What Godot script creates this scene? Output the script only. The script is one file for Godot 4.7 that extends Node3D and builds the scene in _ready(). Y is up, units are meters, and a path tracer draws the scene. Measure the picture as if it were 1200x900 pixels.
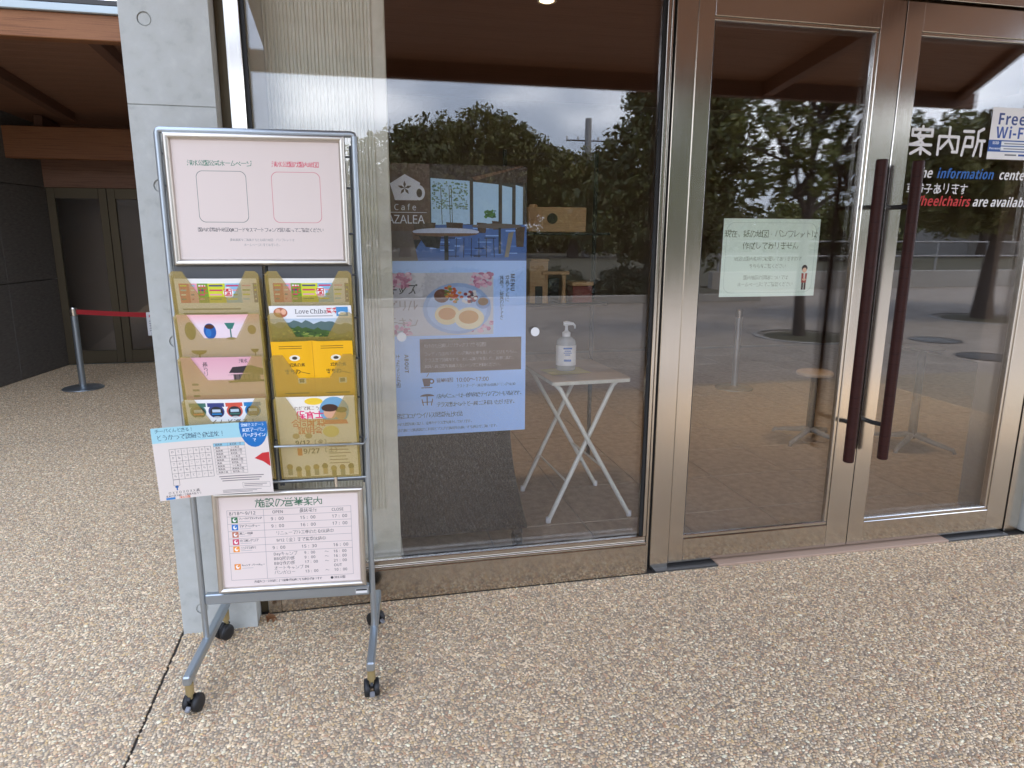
extends Node3D
# Entrance of a park information centre: a brochure stand before a glazed front, a covered way on its left, and the square with trees that the glass mirrors.
# x runs along the front, y up, z out of the front towards the square; the front stands at z = 0 and the ground at y = 0.

const EYE := Vector3(0.0, 1.3, 2.3227)
var mats := {}
var taken := {}
var rng := RandomNumberGenerator.new()

func _ready() -> void:
	rng.seed = 20
	camera_and_light()
	make_materials()
	build_ground()
	build_column()
	build_canopy()
	build_passage()
	build_room()
	build_front()
	build_doors()
	build_square()
	build_stand()
	build_cafe_board()
	build_table()
	build_small_things()

func camera_and_light() -> void:
	var cam := Camera3D.new()
	cam.name = "camera"
	cam.position = EYE
	cam.rotation_degrees = Vector3(-12.2, -12.5, 0.28)
	cam.fov = 58.2
	cam.near = 0.05
	cam.far = 900.0
	add_child(cam)
	cam.current = true
	var env := Environment.new()
	env.tonemap_mode = Environment.TONE_MAPPER_LINEAR
	env.tonemap_exposure = 1.05
	env.background_mode = Environment.BG_SKY
	env.sdfgi_enabled = true
	env.ssao_enabled = true
	env.ssil_enabled = true
	var sky_mat := ProceduralSkyMaterial.new()
	sky_mat.sky_top_color = Color(0.57, 0.69, 0.885)
	sky_mat.sky_horizon_color = Color(0.87, 0.915, 0.985)
	sky_mat.sky_curve = 0.3
	sky_mat.ground_bottom_color = Color(0.42, 0.40, 0.37)
	sky_mat.ground_horizon_color = Color(0.62, 0.62, 0.61)
	sky_mat.sun_angle_max = 20.0
	sky_mat.sky_energy_multiplier = 1.0
	sky_mat.energy_multiplier = 3.0
	sky_mat.sky_cover = cloud_cover()
	sky_mat.sky_cover_modulate = Color(1, 1, 1, 0.8)
	var sky := Sky.new()
	sky.sky_material = sky_mat
	env.sky = sky
	var we := WorldEnvironment.new()
	we.name = "environment"
	we.environment = env
	add_child(we)
	var sun := DirectionalLight3D.new()
	sun.name = "sun"
	sun.light_color = Color(1.0, 0.95, 0.87)
	sun.light_energy = 1.15
	sun.light_angular_distance = 16.0
	sun.shadow_enabled = true
	sun.rotation_degrees = Vector3(-50.0, 128.0, 0.0)
	add_child(sun)

func cloud_cover() -> ImageTexture:
	var n := FastNoiseLite.new()
	n.seed = 11
	n.noise_type = FastNoiseLite.TYPE_SIMPLEX_SMOOTH
	n.frequency = 1.0
	n.fractal_octaves = 5
	var w := 512
	var h := 256
	var im := Image.create(w, h, false, Image.FORMAT_RGBA8)
	for y in h:
		var el := PI * (0.5 - (y + 0.5) / h)
		for x in w:
			var az := TAU * (x + 0.5) / w
			var d := Vector3(cos(el) * cos(az), sin(el), cos(el) * sin(az))
			var v := n.get_noise_3d(d.x * 3.2, d.y * 11.0, d.z * 3.2)
			var a := smoothstep(-0.25, 0.35, v) * smoothstep(-0.02, 0.08, d.y)
			im.set_pixel(x, y, Color(1.0, 0.985, 0.965, a))
	return ImageTexture.create_from_image(im)

# ---------------------------------------------------------------- names, tags, meshes
func free_name(called: String) -> String:
	var n: int = taken.get(called, -1) + 1
	taken[called] = n
	return called if n == 0 else "%s_%03d" % [called, n]

func thing(called: String, label: String, category: String, at := Vector3.ZERO, turn := 0.0, group := "") -> Node3D:
	var o := Node3D.new()
	o.name = free_name(called)
	add_child(o)
	o.position = at
	o.rotation.y = turn
	return tag(o, label, category, group)

func tag(o: Node3D, label: String, category: String, group := "") -> Node3D:
	o.set_meta("label", label)
	o.set_meta("category", category)
	if group != "":
		o.set_meta("group", group)
	return o

func structure(called: String, at := Vector3.ZERO) -> Node3D:
	var o := Node3D.new()
	o.name = free_name(called)
	add_child(o)
	o.position = at
	o.set_meta("kind", "structure")
	return o

func put(parent: Node3D, called: String, mesh: Mesh, mat: Material, at := Vector3.ZERO, turn := Vector3.ZERO) -> MeshInstance3D:
	var o := MeshInstance3D.new()
	o.name = free_name(called) if parent == self else called
	o.mesh = mesh
	o.material_override = null
	for i in mesh.get_surface_count():
		o.set_surface_override_material(i, mat)
	parent.add_child(o, true)
	o.position = at
	o.rotation = turn
	return o

var box_cache := {}
# a box with chamfered edges, centred
func box_mesh(s: Vector3, c := 0.002) -> ArrayMesh:
	c = minf(c, minf(s.x, minf(s.y, s.z)) * 0.3)
	var key := "%.4f %.4f %.4f %.4f" % [s.x, s.y, s.z, c]
	if box_cache.has(key):
		return box_cache[key]
	var st := SurfaceTool.new()
	st.begin(Mesh.PRIMITIVE_TRIANGLES)
	st.set_smooth_group(-1)
	var h := s / 2.0
	var ax := [Vector3.RIGHT, Vector3.UP, Vector3.BACK]
	var pt := func(axis: int, sx: int, sy: int, sz: int) -> Vector3:
		var p := Vector3(sx * (h.x - (0.0 if axis == 0 else c)), sy * (h.y - (0.0 if axis == 1 else c)), sz * (h.z - (0.0 if axis == 2 else c)))
		return p
	for a in 3:
		for s0 in [-1, 1]:
			var q := []
			for k in [[-1, -1], [1, -1], [1, 1], [-1, 1]]:
				var sg := [0, 0, 0]
				sg[a] = s0
				sg[(a + 1) % 3] = k[0]
				sg[(a + 2) % 3] = k[1]
				q.append(pt.call(a, sg[0], sg[1], sg[2]))
			quad(st, q, ax[a] * s0)
	if c > 0.0:
		for a in 3:   # edge strips along axis a
			var b := (a + 1) % 3
			var d := (a + 2) % 3
			for sb in [-1, 1]:
				for sd in [-1, 1]:
					var q := []
					for e in [[b, -1], [b, 1], [d, 1], [d, -1]]:
						var sg := [0, 0, 0]
						sg[a] = e[1]
						sg[b] = sb
						sg[d] = sd
						q.append(pt.call(e[0], sg[0], sg[1], sg[2]))
					quad(st, q, (ax[b] * sb + ax[d] * sd).normalized())
		for sx in [-1, 1]:
			for sy in [-1, 1]:
				for sz in [-1, 1]:
					var n := Vector3(sx, sy, sz).normalized()
					tri(st, [pt.call(0, sx, sy, sz), pt.call(1, sx, sy, sz), pt.call(2, sx, sy, sz)], n)
	st.generate_normals()
	box_cache[key] = st.commit()
	return box_cache[key]

func tri(st: SurfaceTool, p: Array, n: Vector3) -> void:
	var flip: bool = (p[1] - p[0]).cross(p[2] - p[0]).dot(n) > 0.0
	for i in ([0, 2, 1] if flip else [0, 1, 2]):
		st.add_vertex(p[i])

func quad(st: SurfaceTool, q: Array, n: Vector3) -> void:
	tri(st, [q[0], q[1], q[2]], n)
	tri(st, [q[0], q[2], q[3]], n)

func bx(parent: Node3D, called: String, lo: Vector3, hi: Vector3, mat: Material, c := 0.002) -> MeshInstance3D:
	return put(parent, called, box_mesh(hi - lo, c), mat, (lo + hi) / 2.0)

# a beam of the given section from a to b
func bar(parent: Node3D, called: String, a: Vector3, b: Vector3, w: float, h: float, mat: Material, c := 0.003) -> MeshInstance3D:
	var o := put(parent, called, box_mesh(Vector3(a.distance_to(b), h, w), c), mat, (a + b) / 2.0)
	var d := (b - a).normalized()
	var s := d.cross(Vector3.UP if absf(d.y) < 0.99 else Vector3.RIGHT).normalized()
	o.basis = Basis(d, s.cross(d), s)
	return o

# a round tube along points; radius may be one number or one per point
func tube_mesh(path: Array, r: Variant, sides := 12, caps := true) -> ArrayMesh:
	var st := SurfaceTool.new()
	st.begin(Mesh.PRIMITIVE_TRIANGLES)
	add_tube(st, path, r, sides, caps)
	st.generate_normals()
	return st.commit()

func add_tube(st: SurfaceTool, path: Array, r: Variant, sides := 12, caps := true) -> void:
	var rings := []
	var up := Vector3.ZERO
	for i in path.size():
		var d: Vector3 = (path[mini(i + 1, path.size() - 1)] - path[maxi(i - 1, 0)]).normalized()
		if up == Vector3.ZERO:
			up = (Vector3.UP if absf(d.y) < 0.9 else Vector3.RIGHT)
		var s := d.cross(up).normalized()
		up = s.cross(d).normalized()
		var rr: float = r[i] if r is Array else r
		var ring := []
		for k in sides:
			var a := TAU * k / sides
			ring.append(path[i] + (s * cos(a) + up * sin(a)) * rr)
		rings.append(ring)
	st.set_smooth_group(0)
	for i in rings.size() - 1:
		for k in sides:
			var l := (k + 1) % sides
			var q := [rings[i][k], rings[i][l], rings[i + 1][l], rings[i + 1][k]]
			var mid: Vector3 = (q[0] + q[1] + q[2] + q[3]) / 4.0
			quad(st, q, mid - (path[i] + path[i + 1]) / 2.0)
	if caps:
		st.set_smooth_group(-1)
		for e in [0, rings.size() - 1]:
			var d: Vector3 = (path[0] - path[1]) if e == 0 else (path[-1] - path[-2])
			for k in range(1, sides - 1):
				tri(st, [rings[e][0], rings[e][k], rings[e][k + 1]], d)

# a turned shape about y; profile of Vector2(radius, height) from the bottom up
func lathe_mesh(profile: Array, sides := 24, smooth := true) -> ArrayMesh:
	var st := SurfaceTool.new()
	st.begin(Mesh.PRIMITIVE_TRIANGLES)
	for i in profile.size() - 1:
		var a: Vector2 = profile[i]
		var b: Vector2 = profile[i + 1]
		st.set_smooth_group(i if not smooth else 0)
		var nrm := Vector2(b.y - a.y, a.x - b.x)
		for k in sides:
			var t0 := TAU * k / sides
			var t1 := TAU * (k + 1) / sides
			var c0 := Vector3(cos(t0), 0, sin(t0))
			var c1 := Vector3(cos(t1), 0, sin(t1))
			var n := ((c0 + c1) / 2.0) * nrm.x + Vector3.UP * nrm.y
			var p := [c0 * a.x + Vector3.UP * a.y, c1 * a.x + Vector3.UP * a.y, c1 * b.x + Vector3.UP * b.y, c0 * b.x + Vector3.UP * b.y]
			if a.x > 0.00001:
				tri(st, [p[0], p[1], p[2] if b.x > 0.00001 else p[3]], n)
			if b.x > 0.00001:
				tri(st, [p[0], p[2], p[3]], n)
	st.generate_normals()
	return st.commit()

# an extruded outline: points in the x-y plane, thickness along z (front face at z = +t/2), with uv over the bounding box on the front and back
func slab_mesh(pts: PackedVector2Array, t: float) -> ArrayMesh:
	var st := SurfaceTool.new()
	st.begin(Mesh.PRIMITIVE_TRIANGLES)
	st.set_smooth_group(-1)
	var lo := pts[0]
	var hi := pts[0]
	for p in pts:
		lo = lo.min(p)
		hi = hi.max(p)
	var span := hi - lo
	var idx := Geometry2D.triangulate_polygon(pts)
	for side in [1, -1]:
		for k in range(0, idx.size(), 3):
			var v := []
			for j in 3:
				v.append(Vector3(pts[idx[k + j]].x, pts[idx[k + j]].y, side * t / 2.0))
			var flip: bool = (v[1] - v[0]).cross(v[2] - v[0]).z * side > 0.0
			for j in ([0, 2, 1] if flip else [0, 1, 2]):
				st.set_uv(Vector2((v[j].x - lo.x) / span.x, 1.0 - (v[j].y - lo.y) / span.y))
				st.add_vertex(v[j])
	var ccw := Geometry2D.is_polygon_clockwise(pts)
	for i in pts.size():
		var a := pts[i]
		var b := pts[(i + 1) % pts.size()]
		var e := b - a
		var n := Vector3(e.y, -e.x, 0) * (-1.0 if ccw else 1.0)
		st.set_uv(Vector2(0.002, 0.002))
		quad(st, [Vector3(a.x, a.y, -t / 2), Vector3(b.x, b.y, -t / 2), Vector3(b.x, b.y, t / 2), Vector3(a.x, a.y, t / 2)], n)
	st.generate_normals()
	return st.commit()

# a sheet of paper w x h, its lower edge at y = 0, bent by shape(u, v) -> z; uv over the whole face
func sheet_mesh(w: float, h: float, bend: Callable, nu := 10, nv := 10) -> ArrayMesh:
	var st := SurfaceTool.new()
	st.begin(Mesh.PRIMITIVE_TRIANGLES)
	st.set_smooth_group(0)
	for j in nv:
		for i in nu:
			var c := []
			for k in [[0, 0], [1, 0], [1, 1], [0, 1]]:
				var u := float(i + k[0]) / nu
				var v := float(j + k[1]) / nv
				c.append([Vector3((u - 0.5) * w, v * h, bend.call(u, v)), Vector2(u, 1.0 - v)])
			for k in [0, 2, 1, 0, 3, 2]:
				st.set_uv(c[k][1])
				st.add_vertex(c[k][0])
	st.generate_normals()
	return st.commit()

func flat(_u: float, _v: float) -> float:
	return 0.0

# ---------------------------------------------------------------- materials
func lin(r: float, g: float, b: float, a := 1.0) -> Color:
	var c := Color(r, g, b).linear_to_srgb()
	c.a = a
	return c

func plain(key: String, c: Color, rough := 0.6, metal := 0.0) -> StandardMaterial3D:
	var m := StandardMaterial3D.new()
	m.resource_name = key
	m.albedo_color = c
	m.roughness = rough
	m.metallic = metal
	mats[key] = m
	return m

func noise_map(w: int, h: int, fx: float, fy: float, octaves: int, seed_: int, ramp: Array, fine := 0.0) -> Image:
	# ramp: colours from low to high; fx, fy: waves across the picture, which repeats without a seam
	var n := FastNoiseLite.new()
	n.seed = seed_
	n.noise_type = FastNoiseLite.TYPE_SIMPLEX_SMOOTH
	n.fractal_octaves = octaves
	var most := maxf(fx, fy)
	var sw := maxi(16, int(w * fx / most))
	var sh := maxi(16, int(h * fy / most))
	n.frequency = most / w
	var src := n.get_seamless_image(sw, sh, false, false, 0.3, true)
	src.convert(Image.FORMAT_L8)
	src.resize(w, h, Image.INTERPOLATE_CUBIC)
	var from := src.get_data()
	var r := RandomNumberGenerator.new()
	r.seed = seed_
	var out := PackedByteArray()
	out.resize(w * h * 3)
	var last := ramp.size() - 1
	for i in w * h:
		var v := clampf(from[i] / 255.0 + (r.randf() - 0.5) * fine, 0.0, 0.9999) * last
		var k := int(v)
		var c: Color = (ramp[k] as Color).lerp(ramp[k + 1], v - k)
		out[i * 3] = int(c.r * 255.0)
		out[i * 3 + 1] = int(c.g * 255.0)
		out[i * 3 + 2] = int(c.b * 255.0)
	return Image.create_from_data(w, h, false, Image.FORMAT_RGB8, out)

func tri_scale(m: StandardMaterial3D, s: Vector3) -> void:
	m.uv1_triplanar = true
	m.uv1_world_triplanar = true
	m.uv1_triplanar_sharpness = 6.0
	m.uv1_scale = s

func bump(m: StandardMaterial3D, im: Image, cm: float) -> void:
	m.heightmap_enabled = true
	m.heightmap_texture = ImageTexture.create_from_image(im)
	m.heightmap_scale = cm

func wood(key: String, dark: Color, light: Color, along: Vector3, rough: float) -> StandardMaterial3D:
	var m := plain(key, Color.WHITE, rough)
	var ramp := [dark, dark.lerp(light, 0.45), light, dark.lerp(light, 0.7), light]
	var im := noise_map(256, 256, 3.0, 34.0, 4, key.hash() % 1000, ramp, 0.12)
	m.albedo_texture = ImageTexture.create_from_image(im)
	bump(m, im, 0.05)
	m.uv1_triplanar = true
	m.uv1_triplanar_sharpness = 8.0
	m.uv1_scale = along
	return m

func make_materials() -> void:
	# concrete, fair-faced
	var con := plain("concrete", Color.WHITE, 0.85)
	var g := 0.72
	con.albedo_texture = ImageTexture.create_from_image(noise_map(512, 512, 9, 9, 5, 3, [Color(g - 0.05, g - 0.045, g - 0.065), Color(g, g + 0.005, g - 0.02), Color(g + 0.01, g + 0.015, g - 0.005), Color(g + 0.04, g + 0.045, g + 0.02)], 0.14))
	bump(con, noise_map(256, 256, 30, 30, 4, 8, [Color.BLACK, Color.WHITE], 0.3), 0.05)
	tri_scale(con, Vector3.ONE * 1.6)
	# dark brown-grey panel facing, fine-grained with faint streaks
	var cladding := plain("dark_panel", Color.WHITE, 0.7)
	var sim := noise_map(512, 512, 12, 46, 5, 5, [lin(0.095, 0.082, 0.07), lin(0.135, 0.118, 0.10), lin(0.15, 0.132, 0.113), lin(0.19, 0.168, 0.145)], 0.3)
	cladding.albedo_texture = ImageTexture.create_from_image(sim)
	bump(cladding, sim, 0.08)
	tri_scale(cladding, Vector3.ONE * 1.1)
	# stainless steel with a hairline finish
	var hair := noise_map(256, 256, 120, 2.5, 3, 21, [Color(0.35, 0.35, 0.35), Color(0.65, 0.65, 0.65)], 0.25)
	var ss := plain("steel", lin(0.66, 0.62, 0.56), 0.21, 1.0)
	ss.roughness_texture = ImageTexture.create_from_image(noise_map(256, 256, 40, 3, 4, 22, [Color(0.72, 0.72, 0.72), Color(1, 1, 1)], 0.15))
	bump(ss, hair, 0.0012)
	ss.uv1_triplanar = true
	ss.uv1_world_triplanar = true
	ss.uv1_scale = Vector3(3.0, 1.0, 3.0)
	var kick := plain("steel_kick", lin(0.62, 0.575, 0.51), 0.15, 1.0)
	kick.roughness_texture = ss.roughness_texture
	bump(kick, hair, 0.0015)
	kick.uv1_triplanar = true
	kick.uv1_world_triplanar = true
	kick.uv1_scale = Vector3(1.2, 4.0, 1.2)
	plain("gasket", lin(0.012, 0.012, 0.012), 0.6)
	plain("bronze", lin(0.11, 0.085, 0.05), 0.45, 0.6)
	# glass: a clear smooth pane
	var gl := plain("glass", Color(0.1, 0.12, 0.12, 0.0), 0.0)
	gl.transparency = BaseMaterial3D.TRANSPARENCY_ALPHA
	# timber
	wood("soffit", lin(0.16, 0.072, 0.04), lin(0.29, 0.145, 0.085), Vector3(0.5, 2.0, 2.0), 0.6)
	wood("beam", lin(0.16, 0.055, 0.018), lin(0.31, 0.125, 0.045), Vector3(0.6, 2.4, 2.4), 0.6)
	wood("rafter", lin(0.08, 0.034, 0.018), lin(0.15, 0.066, 0.036), Vector3(0.6, 2.4, 2.4), 0.6)
	wood("handle", lin(0.018, 0.006, 0.005), lin(0.042, 0.012, 0.009), Vector3(6.0, 6.0, 6.0), 0.5).metallic_specular = 0.3
	wood("pale_wood", lin(0.42, 0.24, 0.10), lin(0.62, 0.40, 0.19), Vector3(1.5, 6.0, 6.0), 0.5)
	wood("table_top", lin(0.40, 0.28, 0.17), lin(0.54, 0.40, 0.26), Vector3(1.2, 5.0, 5.0), 0.45)
	# the brochure stand
	plain("stand_tube", lin(0.40, 0.44, 0.47), 0.36, 0.85)
	plain("stand_wire", lin(0.11, 0.115, 0.12), 0.45, 0.7)
	plain("alu_frame", lin(0.60, 0.56, 0.50), 0.33, 0.95)
	plain("rubber", lin(0.012, 0.012, 0.013), 0.5)
	plain("caster_grey", lin(0.22, 0.22, 0.23), 0.4, 0.3)
	plain("caster_stem", lin(0.42, 0.33, 0.16), 0.4, 0.6)
	var am := plain("amber", Color(lin(0.52, 0.38, 0.09).r, lin(0.52, 0.38, 0.09).g, lin(0.52, 0.38, 0.09).b, 0.34), 0.3)
	am.transparency = BaseMaterial3D.TRANSPARENCY_ALPHA
	am.roughness = 0.28
	plain("back_panel", lin(0.10, 0.10, 0.10), 0.6)
	plain("paper", lin(0.74, 0.72, 0.70), 0.7)
	plain("white_paint", lin(0.78, 0.78, 0.70), 0.4)
	plain("grey_paint", lin(0.26, 0.26, 0.25), 0.5)
	plain("white_plastic", lin(0.75, 0.76, 0.76), 0.35)
	plain("white_vinyl", lin(0.80, 0.80, 0.80), 0.6)
	plain("blue_vinyl", lin(0.012, 0.12, 0.42), 0.6)
	plain("red_vinyl", lin(0.55, 0.02, 0.02), 0.6)
	plain("cloth_yellow", lin(0.62, 0.52, 0.18), 0.85)
	plain("belt_red", lin(0.42, 0.012, 0.016), 0.7)
	plain("threshold", lin(0.42, 0.29, 0.21), 0.6)
	plain("dark_plate", lin(0.09, 0.088, 0.085), 0.4, 0.4)
	plain("flashing", lin(0.48, 0.54, 0.55), 0.45, 0.3)
	plain("gutter", lin(0.06, 0.055, 0.05), 0.5, 0.3)
	plain("rack_black", lin(0.02, 0.02, 0.02), 0.5, 0.2)
	plain("red_box", lin(0.20, 0.025, 0.015), 0.5)
	var glow := plain("lamp_glow", lin(0.9, 0.85, 0.75), 0.5)
	glow.emission_enabled = true
	glow.emission = Color(1.0, 0.88, 0.70)
	glow.emission_energy_multiplier = 6.0
	# interior wall: cream plaster
	var cream := plain("cream", Color.WHITE, 0.85)
	cream.albedo_texture = ImageTexture.create_from_image(noise_map(256, 256, 8, 8, 4, 31, [lin(0.60, 0.57, 0.45), lin(0.68, 0.65, 0.53), lin(0.74, 0.71, 0.59)], 0.15))
	tri_scale(cream, Vector3.ONE * 1.3)
	var tile := plain("floor_tile", Color.WHITE, 0.5)
	tile.albedo_texture = ImageTexture.create_from_image(noise_map(256, 256, 14, 14, 4, 33, [lin(0.32, 0.25, 0.19), lin(0.41, 0.325, 0.25), lin(0.50, 0.405, 0.31)], 0.4))
	tri_scale(tile, Vector3.ONE * 1.1)
	plain("grout", lin(0.34, 0.32, 0.29), 0.9)
	var iw := plain("room_timber", lin(0.20, 0.145, 0.10), 0.85)
	iw.resource_name = "room_timber"
	# carpeted foot of the cafe board
	var carpet := plain("carpet", Color.WHITE, 0.95)
	var cim := noise_map(256, 256, 70, 26, 3, 41, [lin(0.01, 0.009, 0.008), lin(0.022, 0.02, 0.018), lin(0.042, 0.038, 0.034), lin(0.16, 0.145, 0.13)], 0.5)
	carpet.albedo_texture = ImageTexture.create_from_image(cim)
	bump(carpet, cim, 0.3)
	tri_scale(carpet, Vector3.ONE * 1.8)
	# outdoors
	var asphalt := plain("asphalt", Color.WHITE, 0.9)
	asphalt.albedo_texture = ImageTexture.create_from_image(noise_map(512, 512, 10, 10, 6, 51, [lin(0.25, 0.212, 0.175), lin(0.31, 0.265, 0.22), lin(0.37, 0.32, 0.268)], 0.35))
	tri_scale(asphalt, Vector3.ONE * 0.22)
	plain("kerb", lin(0.36, 0.34, 0.31), 0.85)
	plain("soil", lin(0.075, 0.068, 0.038), 0.95)
	var bark := plain("bark", Color.WHITE, 0.9)
	var bim := noise_map(256, 256, 26, 7, 5, 61, [lin(0.03, 0.024, 0.02), lin(0.08, 0.064, 0.054), lin(0.13, 0.105, 0.09)], 0.3)
	bark.albedo_texture = ImageTexture.create_from_image(bim)
	bump(bark, bim, 1.5)
	tri_scale(bark, Vector3(1.5, 0.7, 1.5))
	for k in [["leaf_dark", 0.10, 0.11, 0.03], ["leaf_mid", 0.14, 0.138, 0.034], ["leaf_light", 0.15, 0.16, 0.040], ["leaf_hedge", 0.07, 0.085, 0.045]]:
		var lm := plain(k[0], Color.WHITE, 0.55)
		lm.albedo_color = lin(k[1], k[2], k[3])
		lm.vertex_color_use_as_albedo = true
		lm.backlight_enabled = true
		lm.backlight = Color(0.35, 0.42, 0.12)
	plain("pole_concrete", lin(0.34, 0.34, 0.34), 0.8)
	plain("wire", lin(0.02, 0.02, 0.02), 0.6)
	plain("pavement_base", lin(0.32, 0.265, 0.195), 0.95)
	plain("joint", lin(0.06, 0.05, 0.042), 0.9)
	var peb := plain("pebble", Color.WHITE, 0.5)
	peb.vertex_color_use_as_albedo = true

# ---------------------------------------------------------------- ground
const PEBBLES := [[0.701, 0.532, 0.33, 6], [0.592, 0.42, 0.248, 6], [0.518, 0.396, 0.269, 4], [0.822, 0.654, 0.44, 4], [0.445, 0.315, 0.198, 3], [0.301, 0.228, 0.16, 2], [0.553, 0.352, 0.215, 2], [0.638, 0.509, 0.357, 3], [0.484, 0.288, 0.166, 1], [0.822, 0.748, 0.53, 1], [0.646, 0.449, 0.223, 1]]

# [points, normals, triangles] of one rounded stone, its underside left off
func pebble_shape(seed_: int) -> Array:
	var t := (1.0 + sqrt(5.0)) / 2.0
	var v := [Vector3(-1, t, 0), Vector3(1, t, 0), Vector3(-1, -t, 0), Vector3(1, -t, 0), Vector3(0, -1, t), Vector3(0, 1, t), Vector3(0, -1, -t), Vector3(0, 1, -t), Vector3(t, 0, -1), Vector3(t, 0, 1), Vector3(-t, 0, -1), Vector3(-t, 0, 1)]
	var f := [[0, 11, 5], [0, 5, 1], [0, 1, 7], [0, 7, 10], [0, 10, 11], [1, 5, 9], [5, 11, 4], [11, 10, 2], [10, 7, 6], [7, 1, 8], [3, 9, 4], [3, 4, 2], [3, 2, 6], [3, 6, 8], [3, 8, 9], [4, 9, 5], [2, 4, 11], [6, 2, 10], [8, 6, 7], [9, 8, 1]]
	var n := FastNoiseLite.new()
	n.seed = seed_
	n.frequency = 0.8
	var pts := PackedVector3Array()
	var nrm := PackedVector3Array()
	var idx := PackedInt32Array()
	var known := {}
	for q in f:
		var c := [v[q[0]], v[q[1]], v[q[2]]]
		var m := [(c[0] + c[1]) / 2.0, (c[1] + c[2]) / 2.0, (c[2] + c[0]) / 2.0]
		for tr in [[c[0], m[0], m[2]], [m[0], c[1], m[1]], [m[2], m[1], c[2]], [m[0], m[1], m[2]]]:
			var mid: Vector3 = (tr[0].normalized() + tr[1].normalized() + tr[2].normalized()) / 3.0
			if mid.y < -0.35:
				continue
			var face := []
			for p in tr:
				var d: Vector3 = p.normalized()
				var key := "%.3f %.3f %.3f" % [d.x, d.y, d.z]
				if not known.has(key):
					known[key] = pts.size()
					pts.append(d * (1.0 + 0.3 * n.get_noise_3dv(d)) * Vector3(1.0, 0.72, 0.82))
					nrm.append((d / Vector3(1.0, 0.72, 0.82)).normalized())
				face.append(known[key])
			if (tr[1] - tr[0]).cross(tr[2] - tr[0]).dot(mid) > 0.0:
				face.reverse()
			idx.append_array(PackedInt32Array(face))
	return [pts, nrm, idx]

func pebble_tile(side: float, step: float, stones: Array, palette: Array) -> ArrayMesh:
	var pts := PackedVector3Array()
	var nrm := PackedVector3Array()
	var col := PackedColorArray()
	var idx := PackedInt32Array()
	var n := int(round(side / step / 2.0)) * 2
	step = side / n
	for j in n:
		for i in n:
			var big := rng.randf()
			var r := step * (0.47 + 0.16 * rng.randf() + (0.30 if big > 0.94 else 0.0))
			var x := -side / 2 + (i + 0.25 + 0.5 * (j % 2) + rng.randf_range(-0.3, 0.3)) * step
			var z := -side / 2 + (j + 0.5 + rng.randf_range(-0.3, 0.3)) * step
			var b := Basis(Vector3.UP, rng.randf() * TAU) * Basis(Vector3.RIGHT, rng.randf_range(-0.3, 0.3))
			var sc := Vector3(r * rng.randf_range(0.95, 1.3), r, r)
			var o := Vector3(x, -0.2 * r + rng.randf_range(-0.0009, 0.0006), z)
			var c: Color = palette[rng.randi() % palette.size()]
			var l := rng.randf_range(0.82, 1.14)
			c = Color(c.r * l, c.g * l, c.b * l)
			var s: Array = stones[rng.randi() % stones.size()]
			var at := pts.size()
			for k in s[0].size():
				pts.append(o + b * (s[0][k] * sc))
				nrm.append(b * s[1][k])
				col.append(c)
			for k in s[2]:
				idx.append(at + k)
	var a := []
	a.resize(Mesh.ARRAY_MAX)
	a[Mesh.ARRAY_VERTEX] = pts
	a[Mesh.ARRAY_NORMAL] = nrm
	a[Mesh.ARRAY_COLOR] = col
	a[Mesh.ARRAY_INDEX] = idx
	var me := ArrayMesh.new()
	me.add_surface_from_arrays(Mesh.PRIMITIVE_TRIANGLES, a)
	return me

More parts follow.
